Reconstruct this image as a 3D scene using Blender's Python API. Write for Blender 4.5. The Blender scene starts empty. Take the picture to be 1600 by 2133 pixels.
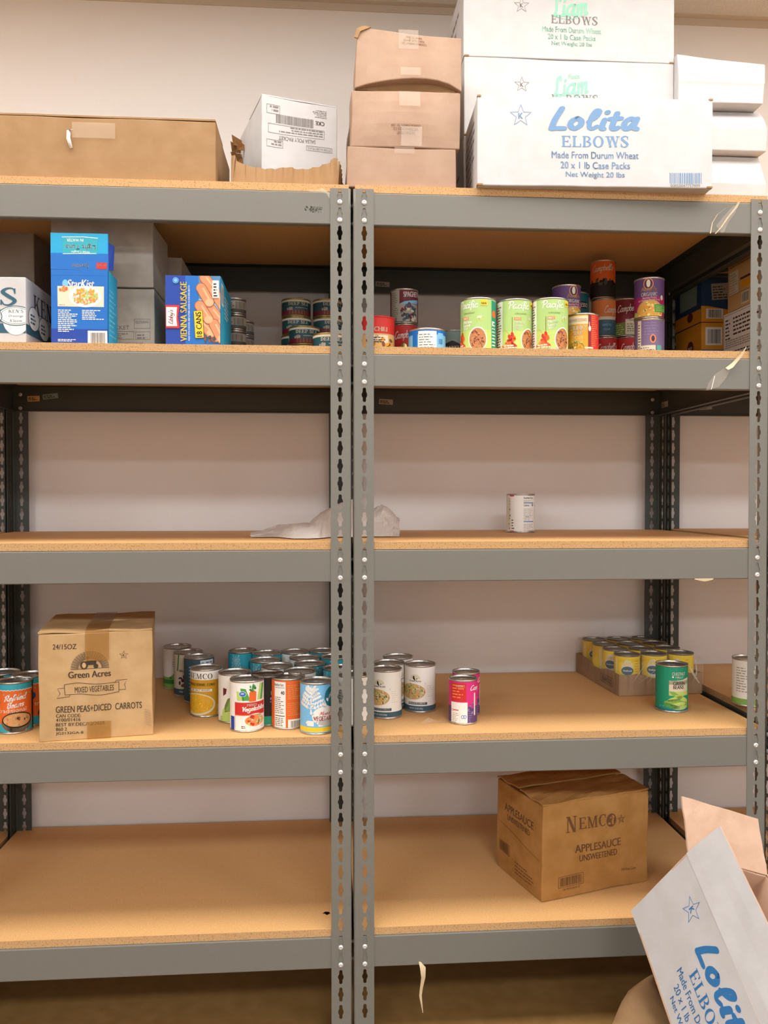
import bpy, bmesh, math, random
from math import sin, cos, pi, atan2, radians
from mathutils import Vector, Matrix, noise
RND = random.Random(11)
SC = bpy.context.scene
COL = SC.collection

# ---------------------------------------------------------------- camera
CAM = Vector((-.0884, -1.7815, 1.1749)); FPX = 1731.5
YAW, PITCH, ROLL = .0721, -.019, -.0004
fw = Vector((sin(YAW)*cos(PITCH), cos(YAW)*cos(PITCH), sin(PITCH)))
r0 = Vector((cos(YAW), -sin(YAW), 0)); u0 = r0.cross(fw)
rt = r0*cos(ROLL)+u0*sin(ROLL); up = u0*cos(ROLL)-r0*sin(ROLL)
cd = bpy.data.cameras.new('camera'); cam = bpy.data.objects.new('camera', cd); COL.objects.link(cam)
M = Matrix((rt, up, -fw)).transposed().to_4x4(); M.translation = CAM
cam.matrix_world = M
cd.sensor_fit = 'VERTICAL'; cd.sensor_height = 36; cd.lens = FPX/2133*36; cd.clip_start = .02
SC.camera = cam
def ray(u, v): return rt*((u-800)/FPX)-up*((v-1066.5)/FPX)+fw
def ony(u, v, y):                       # the point of the plane Y = y seen at a place of the photo
    d = ray(u, v); return CAM+d*((y-CAM.y)/d.y)
def onz(u, v, z):                       # the point of a shelf top seen at a place of the photo
    d = ray(u, v); return CAM+d*((z-CAM.z)/d.z)

# ---------------------------------------------------------------- light and exposure
VS = SC.view_settings
SC.display_settings.display_device = 'sRGB'
VS.view_transform = 'Standard'; VS.look = 'None'; VS.gamma = 1; VS.use_curve_mapping = False
VS.exposure = 0.85
w = bpy.data.worlds.new('world'); SC.world = w; w.use_nodes = True
w.node_tree.nodes['Background'].inputs[0].default_value = (.9, .86, .8, 1)
w.node_tree.nodes['Background'].inputs[1].default_value = .02
CEIL = 2.585; WALL = .626
LAMPS = [(-1.7, -.47, 2.4), (-.46, -.47, 3.4), (.78, -.47, 2.9), (2.02, -.47, 3.1), (-1.85, -2.9, 22), (.62, -2.9, 22), (3.1, -2.9, 24), (-1.85, -5.3, 24), (.62, -5.3, 24), (3.1, -5.3, 24)]
def lamp(x, y, watt):
    l = bpy.data.lights.new('area', 'AREA'); l.shape = 'RECTANGLE'; l.size = 1.16; l.size_y = .54
    l.energy = watt; l.color = (.87, .99, 1.12)
    o = bpy.data.objects.new('ceiling_lamp_light', l); COL.objects.link(o); o.location = (x, y, CEIL-.03)
    return o
LAMP_OBJ = [lamp(*a) for a in LAMPS]
try:
    SC.cycles.max_bounces = 8; SC.cycles.diffuse_bounces = 5; SC.cycles.transparent_max_bounces = 12
    SC.cycles.use_denoising = True
except Exception: pass

# ---------------------------------------------------------------- materials
def lin(h):
    h = h.lstrip('#'); c = [int(h[i:i+2], 16)/255 for i in (0, 2, 4)]
    return [x/12.92 if x <= .04045 else ((x+.055)/1.055)**2.4 for x in c]
MATS = {}
def mat(name, hx, rough=.7, metal=0, hx2=None, scale=60, mixlo=.35, mixhi=.65, bump=0, bscale=200, spec=.4, alpha=1, detail=4):
    if name in MATS: return MATS[name]
    m = bpy.data.materials.new(name); m.use_nodes = True; nt = m.node_tree; N = nt.nodes; L = nt.links
    b = N['Principled BSDF']; b.inputs['Base Color'].default_value = (*lin(hx), 1)
    b.inputs['Roughness'].default_value = rough; b.inputs['Metallic'].default_value = metal
    b.inputs['Specular IOR Level'].default_value = spec; b.inputs['Alpha'].default_value = alpha
    if hx2 or bump: tc = N.new('ShaderNodeTexCoord')
    if hx2:
        n = N.new('ShaderNodeTexNoise'); n.inputs['Scale'].default_value = scale; n.inputs['Detail'].default_value = detail
        L.new(tc.outputs['Object'], n.inputs['Vector'])
        r = N.new('ShaderNodeMapRange'); r.inputs['From Min'].default_value = mixlo; r.inputs['From Max'].default_value = mixhi
        L.new(n.outputs['Fac'], r.inputs['Value'])
        x = N.new('ShaderNodeMix'); x.data_type = 'RGBA'
        x.inputs[6].default_value = (*lin(hx), 1); x.inputs[7].default_value = (*lin(hx2), 1)
        L.new(r.outputs['Result'], x.inputs[0]); L.new(x.outputs[2], b.inputs['Base Color'])
    if bump:
        n2 = N.new('ShaderNodeTexNoise'); n2.inputs['Scale'].default_value = bscale; n2.inputs['Detail'].default_value = 3
        L.new(tc.outputs['Object'], n2.inputs['Vector'])
        bp = N.new('ShaderNodeBump'); bp.inputs['Strength'].default_value = bump; bp.inputs['Distance'].default_value = .002
        L.new(n2.outputs['Fac'], bp.inputs['Height']); L.new(bp.outputs['Normal'], b.inputs['Normal'])
    MATS[name] = m; return m
def clear(name, tint, amount, rough=.12):
    m = bpy.data.materials.new(name); m.use_nodes = True; nt = m.node_tree; N = nt.nodes; L = nt.links
    N.remove(N['Principled BSDF']); t = N.new('ShaderNodeBsdfTransparent'); g = N.new('ShaderNodeBsdfPrincipled')
    g.inputs['Base Color'].default_value = (*lin(tint), 1); g.inputs['Roughness'].default_value = rough
    x = N.new('ShaderNodeMixShader'); x.inputs[0].default_value = amount
    L.new(t.outputs[0], x.inputs[1]); L.new(g.outputs[0], x.inputs[2]); L.new(x.outputs[0], N['Material Output'].inputs['Surface'])
    MATS[name] = m; return m
mat('wall_paint', 'e5dfda', .85, hx2='e9e4df', scale=700, bump=.15, bscale=500)
mat('ceiling_tile', 'ddd6cc', .95, hx2='cfc7bc', scale=420, mixlo=.42, mixhi=.6, bump=.5, bscale=350)
mat('trim_paint', 'c8baa8', .6)
mat('floor_vinyl', '8f6c3e', .5, hx2='846234', scale=30)
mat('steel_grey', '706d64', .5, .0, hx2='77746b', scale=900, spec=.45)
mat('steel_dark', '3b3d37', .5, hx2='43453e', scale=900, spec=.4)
mat('chip_face', 'e6b67c', .62, hx2='d8a466', scale=420, mixlo=.38, mixhi=.66, spec=.3)
mat('chip_edge', 'c49c6e', .9, hx2='946a38', scale=330, mixlo=.52, mixhi=.74, bump=.3, bscale=330, spec=.1)
mat('rivet_zinc', 'e0dcd6', .35, .35, spec=.6)
mat('tin', 'c9c5bd', .28, .9); mat('tin_dark', '8f887c', .3, .9); mat('tin_gold', 'b09a60', .3, .85)
mat('kraft', '9f7e5b', .8, hx2='957450', scale=24, mixlo=.3, mixhi=.7, bump=.12, bscale=120, spec=.15)
mat('kraft_pale', 'ab8f7a', .8, hx2='a38671', scale=20, bump=.12, bscale=120, spec=.15)
mat('kraft_tan', 'c4a174', .8, hx2='b99567', scale=24, bump=.12, bscale=120, spec=.15)
mat('kraft_brown', 'b0814a', .8, hx2='a3743d', scale=24, bump=.12, bscale=120, spec=.15)
mat('kraft_inside', 'cbaa92', .85, hx2='c3a087', scale=20, spec=.1)
mat('kraft_edge', '8d6236', .9, hx2='6f4a26', scale=300)
mat('white_card', 'c6c3c2', .7, hx2='c0bdbb', scale=25, bump=.06, bscale=90, spec=.25)
mat('grey_card', 'b9b0a4', .8, hx2='ada397', scale=25, bump=.1, bscale=90, spec=.2)
mat('paper', 'dcd2c8', .8, hx2='e6ddd4', scale=30)
clear('tape_clear', 'f3e3d0', .17, .15); clear('tape_brown', 'a8742f', .55, .2); clear('film', 'efeae0', .07, .1); clear('film_fold_glint', 'f4efe6', .38, .12)
clear('tape_yellowed', 'e6cda4', .78, .3)
INK = dict(ink='45352a', ink_dark='201a18', brown_ink='6b4526', blue_ink='6f90b4', blue_ink_strong='2d6fa8', green_ink='8fc9ae', grey_ink='7d7773',
  white='ece7de', cream='d9cfb4', black='15140f', navy='1d3f66', teal_navy='2b566a', blue='1667b8', blue_dark='1a3f9a', cyan='1f9cc8', sky='77b9e0', teal='2f9fae', teal_dark='1d6f80',
  teal_pale='8fc3cc', seafoam='4fb0a0', red='c62a24', red_dark='7c1a20', maroon='6a1a28', orange='e0641f', orange_pale='e8894a', amber='e09a22', yellow='e8c52c', yellow_pale='ead98a',
  mustard='c6951f', corn='d9a92c', green='7fae4f', green_pale='a9c878', green_dark='2f7a3a', green_mid='4f9a48', emerald='14916e', lime='b8cf6a', olive='6f7f3a', pink='d42a78', magenta='a31e64',
  purple='5d3f70', purple_dark='3d2a4a', lilac='8a7aa8', tan='c9a26a', bean='b0784a', beanlt='c9925e', sausage='d08a60', sausage_lt='e6ab80', noodle='d8a848', brown='7a4a26', grey_teal='7d938c', grey_warm='a39a8c', grey_dark='4a4a44', slate='3c5a68')
for k, h in INK.items(): mat(k, h, .55, spec=.4)
for k in ('ink', 'brown_ink', 'blue_ink', 'blue_ink_strong', 'green_ink', 'grey_ink'): MATS[k].node_tree.nodes['Principled BSDF'].inputs['Roughness'].default_value = .8

# ---------------------------------------------------------------- object helpers
def clean(x): return x
def mesh_of(name, bm, mats):
    me = bpy.data.meshes.new(name); bm.normal_update(); bm.to_mesh(me); bm.free()
    for m in mats: me.materials.append(MATS[m])
    return me
def obj(name, me, parent=None, loc=None, rotz=0):
    o = bpy.data.objects.new(name, me); COL.objects.link(o)
    if parent: o.parent = parent
    if loc is not None: o.location = loc
    if rotz: o.rotation_euler = (0, 0, rotz)
    return o
def tag(o, label, cat, group=None):
    o['label'] = label; o['category'] = cat
    if group: o['group'] = group
    return o
def thing(name, label, cat, loc=(0, 0, 0), rotz=0, group=None):
    return tag(obj(name, None, None, loc, rotz), label, cat, group)
def struct(name, me):
    o = obj(name, me); o['kind'] = 'structure'; return o
def box(bm, a, b, mi=0):
    x0, y0, z0 = a; x1, y1, z1 = b
    v = [bm.verts.new(p) for p in ((x0,y0,z0),(x1,y0,z0),(x1,y1,z0),(x0,y1,z0),(x0,y0,z1),(x1,y0,z1),(x1,y1,z1),(x0,y1,z1))]
    for f in ((0,3,2,1),(4,5,6,7),(0,1,5,4),(1,2,6,5),(2,3,7,6),(3,0,4,7)):
        bm.faces.new([v[i] for i in f]).material_index = mi
def boxmesh(name, a, b, m):
    bm = bmesh.new(); box(bm, a, b); return mesh_of(name, bm, [m])
def lathe(bm, prof, n=48, mi=0, z0=0):
    rings = []
    for r, z in prof:
        rings.append([bm.verts.new((r*cos(2*pi*i/n), r*sin(2*pi*i/n), z+z0)) for i in range(n)] if r > 1e-6 else [bm.verts.new((0, 0, z+z0))])
    for a, b in zip(rings, rings[1:]):
        for i in range(n):
            j = (i+1) % n
            if len(a) == 1: f = bm.faces.new((a[0], b[i], b[j]))
            elif len(b) == 1: f = bm.faces.new((a[i], a[j], b[0]))
            else: f = bm.faces.new((a[i], a[j], b[j], b[i]))
            f.material_index = mi; f.smooth = True
def mod_solid(o, t, off=0, inner=None):
    m = o.modifiers.new('thickness', 'SOLIDIFY'); m.thickness = t; m.offset = off
    if inner is not None: m.material_offset = inner; m.material_offset_rim = inner
def mod_bevel(o, w, seg=2):
    m = o.modifiers.new('bevel', 'BEVEL'); m.width = w; m.segments = seg; m.limit_method = 'ANGLE'; m.angle_limit = radians(40)

# ---------------------------------------------------------------- flat artwork: convex polygons laid on box faces or wrapped round cans
def catmull(P, k=6):
    if len(P) < 3: return P
    Q = [P[0]]+list(P)+[P[-1]]; out = []
    for i in range(1, len(Q)-2):
        a, b, c, d = Q[i-1:i+3]
        for t in range(k):
            t /= k
            out.append(tuple(.5*(2*b[j]+(c[j]-a[j])*t+(2*a[j]-5*b[j]+4*c[j]-d[j])*t*t+(3*b[j]-a[j]-3*c[j]+d[j])*t**3) for j in (0, 1)))
    out.append(tuple(P[-1])); return out
SCRIPT = {
 'C': ([[(.95,1.55),(.75,1.8),(.35,1.6),(.05,.8),(.2,.1),(.6,0),(1,.35)]], 1.05),
 'a': ([[(.7,.85),(.45,1),(.12,.7),(.08,.25),(.3,0),(.6,.35),(.75,.95)],[(.75,.95),(.68,.2),(.85,0),(1.05,.2)]], .98),
 'm': ([[(.1,.95),(.15,0)],[(.13,.5),(.35,.95),(.5,.85),(.48,0)],[(.48,.5),(.7,.95),(.88,.85),(.85,.1),(1.05,.05)]], 1.08),
 'p': ([[(.15,.95),(.1,-.7)],[(.12,.6),(.4,1),(.7,.75),(.6,.2),(.35,0),(.13,.2)]], .8),
 'b': ([[(.05,1.8),(.12,.1)],[(.1,.15),(.4,0),(.68,.3),(.6,.85),(.35,.95),(.12,.6)]], .78),
 'e': ([[(.1,.45),(.45,.55),(.6,.8),(.4,1),(.12,.65),(.12,.2),(.4,0),(.72,.25)]], .74),
 'l': ([[(.05,.3),(.38,1.4),(.3,1.8),(.12,1.4),(.15,.2),(.3,0),(.5,.25)]], .46),
 's': ([[(.55,.85),(.3,1),(.15,.75),(.5,.35),(.4,.05),(.05,.1)]], .66), "'": ([[(.1,1.8),(.15,1.45)]], .28),
 'P': ([[(.25,1.7),(.2,0)],[(-.1,1.35),(.2,1.8),(.75,1.75),(.9,1.3),(.6,.9),(.25,.85)]], .92),
 'c': ([[(.6,.8),(.4,1),(.1,.65),(.12,.2),(.4,0),(.68,.25)]], .7), 'i': ([[(.12,.95),(.12,.1),(.3,.05)],[(.14,1.33),(.17,1.42)]], .38),
 'f': ([[(.6,1.6),(.4,1.8),(.25,1.4),(.2,-.5)],[(0,.9),(.5,.95)]], .5), 'r': ([[(.1,.95),(.12,0)],[(.12,.6),(.35,.95),(.55,.9)]], .56),
 'R': ([[(.25,1.7),(.2,0)],[(0,1.4),(.25,1.78),(.75,1.7),(.8,1.2),(.55,.95),(.25,.9)],[(.5,.92),(.75,.3),(1.0,.02)]], .98),
 'd': ([[(.65,.8),(.4,1),(.1,.65),(.12,.2),(.4,0),(.65,.35)],[(.75,1.8),(.68,.15),(.9,.05)]], .9),
 'B': ([[(.25,1.7),(.2,0)],[(0,1.4),(.25,1.78),(.72,1.7),(.75,1.2),(.3,.95)],[(.35,.97),(.8,.8),(.8,.2),(.45,-.02),(.15,.1)]], .95),
 'n': ([[(.1,.95),(.12,0)],[(.12,.5),(.4,.98),(.62,.8),(.6,.1),(.8,.05)]], .8), 'V': ([[(0,1.6),(.22,1.68),(.42,0)],[(.42,0),(.7,1.1),(.95,1.75)]], .92),
 'g': ([[(.65,.85),(.4,1),(.1,.65),(.15,.2),(.45,.1),(.68,.6)],[(.7,.95),(.66,-.4),(.35,-.7),(.08,-.45)]], .8),
 'y': ([[(.1,.95),(.12,.3),(.35,.1),(.62,.6)],[(.68,.95),(.6,-.4),(.35,-.7),(.08,-.45)]], .78), 't': ([[(.25,1.5),(.2,.15),(.4,0),(.55,.15)],[(0,.98),(.5,1)]], .5), 'o': ([[(.4,1),(.12,.7),(.15,.2),(.4,0),(.65,.3),(.62,.8),(.4,1)]], .72),
 'L': ([[(.72,1.45),(.62,1.8),(.38,1.5),(.38,.5),(.12,.1),(.3,.2),(.8,0),(1.15,.25)]], 1.0), '!': ([[(.42,1.75),(.16,.12)],[(.16,.14),(.55,.1),(.98,.16)]], .92),
 'A': ([[(0,0),(.45,1.75)],[(.45,1.75),(.7,0)],[(.12,.6),(.65,.6)]], .8), 'M': ([[(0,0),(.15,1.7)],[(.15,1.7),(.45,.4)],[(.45,.4),(.85,1.75)],[(.85,1.75),(.95,.05)]], 1.1),
 'x': ([[(.05,1),(.6,0)],[(.6,1),(.05,0)]], .66), 'S': ([[(.75,1.5),(.5,1.8),(.15,1.5),(.65,.6),(.4,0),(.02,.25)]], .85), 'u': ([[(.1,.95),(.1,.2),(.35,0),(.62,.4),(.65,.95)],[(.65,.95),(.62,.1),(.85,.05)]], .82), ' ': ([], .5),
}
def arc(cx, cy, rx, ry, a0, a1, n=10): return [(cx+rx*cos(radians(a0+(a1-a0)*i/n)), cy+ry*sin(radians(a0+(a1-a0)*i/n))) for i in range(n+1)]
def band(A, B): return [[A[i], A[i+1], B[i+1], B[i]] for i in range(len(A)-1)]
def R4(a, b, c, d): return [(a, b), (c, b), (c, d), (a, d)]
def para(x0, x1, w, y0=0, y1=1): return [(x0, y0), (x0+w, y0), (x1+w, y1), (x1, y1)]
def sbrush(P, W):
    P = catmull(P, 5); out = []; n = len(P)
    def wd(i): t = i/(n-1)*(len(W)-1); j = min(int(t), len(W)-2); return W[j]+(W[j+1]-W[j])*(t-j)
    A, B = [], []
    for i in range(n):
        p, q = P[max(0, i-1)], P[min(n-1, i+1)]; dx, dy = q[0]-p[0], q[1]-p[1]; l = math.hypot(dx, dy) or 1
        h = wd(i)/2; A.append((P[i][0]-dy/l*h, P[i][1]+dx/l*h)); B.append((P[i][0]+dy/l*h, P[i][1]-dx/l*h))
    return band(A, B)
SERIF = {
 'E': ([R4(.08,0,.24,1), R4(0,0,.7,.06), R4(0,.94,.66,1), R4(.2,.47,.5,.53), R4(.64,0,.72,.26), R4(.58,.76,.66,1), R4(.46,.38,.52,.62)], .76),
 'L': ([R4(.08,0,.24,1), R4(0,0,.66,.06), R4(0,.94,.36,1), R4(.6,0,.68,.3)], .72),
 'B': ([R4(.08,0,.24,1), R4(0,0,.3,.06), R4(0,.94,.3,1)]+band(arc(.3,.745,.34,.255,90,-90), arc(.3,.745,.19,.2,90,-90))+band(arc(.3,.26,.4,.26,90,-90), arc(.3,.26,.23,.2,90,-90)), .76),
 'O': (band(arc(.42,.5,.42,.52,0,360,24), arc(.42,.5,.24,.46,0,360,24)), .88),
 'W': ([para(.36,.12,.15), para(.3,.52,.07), para(.78,.5,.15), para(.74,.98,.07), R4(0,.94,.36,1), R4(.86,.94,1.16,1), R4(.4,.94,.68,1)], 1.14),
 'S': (sbrush([(.54,.74),(.48,.96),(.26,.98),(.09,.78),(.3,.53),(.54,.27),(.36,.03),(.14,.05),(.04,.28)], [.05,.06,.1,.16,.18,.16,.1,.06,.05])+[R4(.52,.68,.57,.98), R4(.01,.02,.06,.32)], .64),
 'N': ([R4(.1,0,.17,1), R4(.64,0,.71,1), para(.53,.08,.2), R4(0,0,.28,.06), R4(0,.94,.2,1), R4(.53,.94,.82,1)], .86),
 'M': ([R4(.1,0,.17,1), R4(.8,0,.96,1), para(.44,.08,.17), para(.44,.78,.08), R4(0,0,.28,.06), R4(.72,0,1.04,.06), R4(0,.94,.2,1), R4(.82,.94,1.04,1)], 1.08),
 'C': (band(arc(.46,.5,.44,.52,42,318,18), arc(.48,.5,.26,.46,48,312,18))+[R4(.7,.68,.76,.98)], .82),
 'K': ([R4(.1,0,.26,1), R4(0,0,.36,.06), R4(0,.94,.36,1), para(.24,.66,.09,.42,1), para(.62,.36,.19,0,.62), R4(.5,0,.9,.06), R4(.54,.94,.84,1)], .9),
 'D': ([R4(.08,0,.24,1), R4(0,0,.34,.06), R4(0,.94,.34,1)]+band(arc(.32,.5,.44,.5,90,-90,14), arc(.32,.5,.27,.44,90,-90,14)), .82),
 'P': ([R4(.08,0,.24,1), R4(0,0,.34,.06), R4(0,.94,.3,1)]+band(arc(.3,.72,.36,.28,90,-90), arc(.3,.72,.2,.22,90,-90)), .7),
 'A': ([para(.5,.3,.17), para(.06,.36,.07), R4(.16,.28,.56,.34), R4(0,0,.22,.06), R4(.44,0,.78,.06)], .78), "'": ([para(.02,.06,.1,.7,1)], .26), ' ': ([], .35),
}
_TX = {}
def text_polys(s, bold=0):
    k = (s, bold)
    if k in _TX: return _TX[k]
    c = bpy.data.curves.new('t', 'FONT'); c.body = s; c.size = 1; c.resolution_u = 3
    o = bpy.data.objects.new('t', c); me = o.to_mesh()
    base = [[(me.vertices[i].co.x, me.vertices[i].co.y) for i in p.vertices] for p in me.polygons]
    o.to_mesh_clear(); bpy.data.objects.remove(o); bpy.data.curves.remove(c)
    polys = list(base)
    if bold:
        for dx in (-bold, bold): polys += [[(x+dx, y) for x, y in q] for q in base]
    _TX[k] = polys; return polys
class Art:
    def __init__(s): s.p = []
    def poly(s, pts, m, l=1): s.p.append((list(pts), m, l))
    def rect(s, x0, y0, x1, y1, m, l=1): s.poly(R4(min(x0,x1), min(y0,y1), max(x0,x1), max(y0,y1)), m, l)
    def ell(s, cx, cy, rx, ry, m, l=1, a0=0, a1=360, n=28): s.poly(arc(cx, cy, rx, ry, a0, a1, n)[:n if a1-a0 == 360 else n+1], m, l)
    def ring(s, cx, cy, rx, ry, w, m, l=1, a0=0, a1=360, n=32):
        for q in band(arc(cx, cy, rx, ry, a0, a1, n), arc(cx, cy, rx-w, ry-w, a0, a1, n)): s.poly(q, m, l)
    def frame(s, x0, y0, x1, y1, w, m, l=1):
        s.rect(x0, y0, x1, y0+w, m, l); s.rect(x0, y1-w, x1, y1, m, l); s.rect(x0, y0, x0+w, y1, m, l); s.rect(x1-w, y0, x1, y1, m, l)
    def line(s, P, w, m, l=1):
        for q in sbrush_line(P, w): s.poly(q, m, l)
    def fit(s, polys, cx, y0, w, h, m, l, shear=0, rot=0):
        P = [[(x+shear*y, y) for x, y in q] for q in polys]
        if not P: return
        xs = [x for q in P for x, y in q]; ys = [y for q in P for x, y in q]
        a, b, c, d = min(xs), max(xs), min(ys), max(ys); sx = w/(b-a); sy = h/(d-c) if h else sx
        hh = (d-c)*sy; ca, sa = cos(rot), sin(rot)
        for q in P:
            o = []
            for x, y in q:
                X = (x-(a+b)/2)*sx; Y = (y-c)*sy-hh/2
                o.append((cx+X*ca-Y*sa, y0+hh/2+X*sa+Y*ca))
            s.poly(o, m, l)
    def text(s, t, cx, y0, w, h, m, l=2, bold=.0, shear=0, rot=0): s.fit(text_polys(t, bold), cx, y0, w, h, m, l, shear, rot)
    def serif(s, t, cx, y0, w, h, m, l=2, rot=0):
        P = []; x = 0
        for ch in t:
            g, adv = SERIF[ch]; P += [[(a+x, b) for a, b in q] for q in g]; x += adv+.07
        s.fit(P, cx, y0, w, h, m, l, 0, rot)
    def script(s, t, cx, y0, w, h, m, l=2, thick=.2, shear=.25, rot=0):
        P = []; x = 0
        for ch in t:
            g, adv = SCRIPT[ch]
            for st in g:
                C = catmull([(a+x, b) for a, b in st], 4); P += sbrush_line(C, thick)
            x += adv
        s.fit(P, cx, y0, w, h, m, l, shear, rot)
    def star(s, cx, cy, r, m, l=1, w=.002, k='K', rot=0):
        A = [(cx+rr*cos(radians(90+36*i)+rot), cy+rr*sin(radians(90+36*i)+rot)) for i in range(11) for rr in [(r, r*.42)[i % 2]]]
        B = [(cx+(x-cx)*(1-w/r*1.6), cy+(y-cy)*(1-w/r*1.6)) for x, y in A]
        for q in band(A, B): s.poly(q, m, l)
        if k: s.text(k, cx, cy-r*.26, r*.42, r*.5, m, l, .02, 0, rot)
    def bars(s, x0, y0, x1, y1, m, l=2, seed=1, dens=.5):
        q = random.Random(seed); x = x0; u = (x1-x0)/60
        while x < x1-u:
            ww = u*q.choice((1, 1, 1.6, 2.4)); s.rect(x, y0, min(x+ww, x1), y1, m, l); x += ww+u*q.choice((1, 1.4, 2))/dens*.5
    def lines(s, x0, y0, x1, y1, n, m, l=2, seed=1, fill=.45):
        q = random.Random(seed); dy = (y1-y0)/n
        for i in range(n):
            y = y1-dy*(i+1); x = x0; e = x0+(x1-x0)*q.uniform(.55, 1)
            while x < e:
                ww = dy*q.uniform(.6, 2.2); s.rect(x, y, min(x+ww, e), y+dy*fill, m, l); x += ww+dy*.35
    def blobs(s, cx, cy, rx, ry, mats, n, size, l=2, seed=1):
        q = random.Random(seed)
        for i in range(n):
            a = q.uniform(0, 2*pi); r = math.sqrt(q.random())
            x, y = cx+rx*r*cos(a), cy+ry*r*sin(a); b = q.uniform(.6, 1.2)*size
            an = q.uniform(0, pi); c, d = cos(an), sin(an)
            s.poly([(x+(b*ca*c-b*.6*sa*d), y+(b*ca*d+b*.6*sa*c)) for ca, sa in [(cos(t*pi/4), sin(t*pi/4)) for t in range(8)]], q.choice(mats), l+i % 3)
    def add(s, o, dx=0, dy=0, k=1, rot=0, dl=0):
        c, d = cos(rot), sin(rot)
        for P, m, l in o.p: s.p.append(([(dx+k*(x*c-y*d), dy+k*(x*d+y*c)) for x, y in P], m, l+dl))
def sbrush_line(P, w):
    out = []
    n = len(P); A, B = [], []
    for i in range(n):
        p, q = P[max(0, i-1)], P[min(n-1, i+1)]; dx, dy = q[0]-p[0], q[1]-p[1]; l = math.hypot(dx, dy) or 1
        A.append((P[i][0]-dy/l*w/2, P[i][1]+dx/l*w/2)); B.append((P[i][0]+dy/l*w/2, P[i][1]-dx/l*w/2))
    out = band(A, B)
    for c in (P[0], P[-1]): out.append([(c[0]+w/2*cos(t*pi/4), c[1]+w/2*sin(t*pi/4)) for t in range(8)])
    return out
def clip(P, ax, lo, hi):
    for s, b in ((1, lo), (-1, -hi)):
        if not P: return P
        Q = []
        for i in range(len(P)):
            a, c = P[i-1], P[i]; da, dc = s*a[ax]-b, s*c[ax]-b
            if (da >= 0) != (dc >= 0):
                t = da/(da-dc); Q.append((a[0]+(c[0]-a[0])*t, a[1]+(c[1]-a[1])*t))
            if dc >= 0: Q.append(c)
        P = Q
    return P
def pieces(P, ax, step):
    lo = min(p[ax] for p in P); hi = max(p[ax] for p in P)
    a = math.floor(lo/step+1e-6); b = math.ceil(hi/step-1e-6)
    if b-a <= 1: return [P]
    out = []
    for i in range(a, b):
        q = clip(P, ax, i*step, (i+1)*step)
        if len(q) > 2: out.append(q)
    return out
def area(P): return .5*sum(P[i-1][0]*P[i][1]-P[i][0]*P[i-1][1] for i in range(len(P)))
def lay(bm, art, fn, names, sx, sy=None, lim=None):
    """lay artwork polygons on a surface: fn(x, y, layer) -> point"""
    for P, m, l in art.p:
        if lim:
            P = clip(clip(P, 0, lim[0], lim[2]), 1, lim[1], lim[3])
            if len(P) < 3: continue
        if abs(area(P)) < 1e-10: continue
        if area(P) < 0: P = P[::-1]
        if m not in names: names.append(m)
        mi = names.index(m)
        for q in pieces(P, 0, sx):
            for z in (pieces(q, 1, sy) if sy else [q]):
                if abs(area(z)) < 1e-11: continue
                try: bm.faces.new([bm.verts.new(fn(x, y, l)) for x, y in z]).material_index = mi
                except ValueError: pass

# ---------------------------------------------------------------- room
RX0, RX1, RY0 = -3.6, 4.4, -6.6
def slab(name, a, b, m): return struct(name, boxmesh(name, a, b, m))
slab('floor', (RX0, RY0, -.05), (RX1, WALL, 0), 'floor_vinyl')
slab('ceiling', (RX0, RY0, CEIL), (RX1, WALL, CEIL+.05), 'ceiling_tile')
slab('wall_back', (RX0, WALL, 0), (RX1, WALL+.1, CEIL), 'wall_paint')
slab('wall_front', (RX0, RY0-.1, 0), (RX1, RY0, CEIL), 'wall_paint')
slab('wall_left', (RX0-.1, RY0, 0), (RX0, WALL, CEIL), 'wall_paint')
slab('wall_right', (RX1, RY0, 0), (RX1+.1, WALL, CEIL), 'wall_paint')
bm = bmesh.new(); box(bm, (RX0, WALL-.022, CEIL-.002), (RX1, WALL, CEIL)); box(bm, (RX0, WALL-.003, CEIL-.022), (RX1, WALL, CEIL))
struct('trim_1', mesh_of('trim_1', bm, ['trim_paint']))
mat('lamp_frame', 'e6e2da', .5)
dm = bpy.data.materials.new('lamp_diffuser'); dm.use_nodes = True; b_ = dm.node_tree.nodes['Principled BSDF']
b_.inputs['Base Color'].default_value = (.9, .9, .88, 1); b_.inputs['Emission Color'].default_value = (1, .93, .84, 1); b_.inputs['Emission Strength'].default_value = 3; MATS['lamp_diffuser'] = dm
bm = bmesh.new()
for a, b in (((-.61, -.305, -.02), (.61, -.29, 0)), ((-.61, .29, -.02), (.61, .305, 0)), ((-.61, -.29, -.02), (-.595, .29, 0)), ((.595, -.29, -.02), (.61, .29, 0))): box(bm, a, b)
LF = mesh_of('frame', bm, ['lamp_frame']); LD = boxmesh('diffuser', (-.595, -.29, -.012), (.595, .29, -.004), 'lamp_diffuser')
for (x, y, w_), lo in zip(LAMPS, LAMP_OBJ):
    t = thing('ceiling_light', 'recessed white ceiling light panel above the aisle', 'light', (x, y, CEIL-.001), 0, 'ceiling light panels')
    obj('frame', LF, t); obj('diffuser', LD, t); lo.parent = t; lo.location = (0, 0, -.03)

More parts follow.
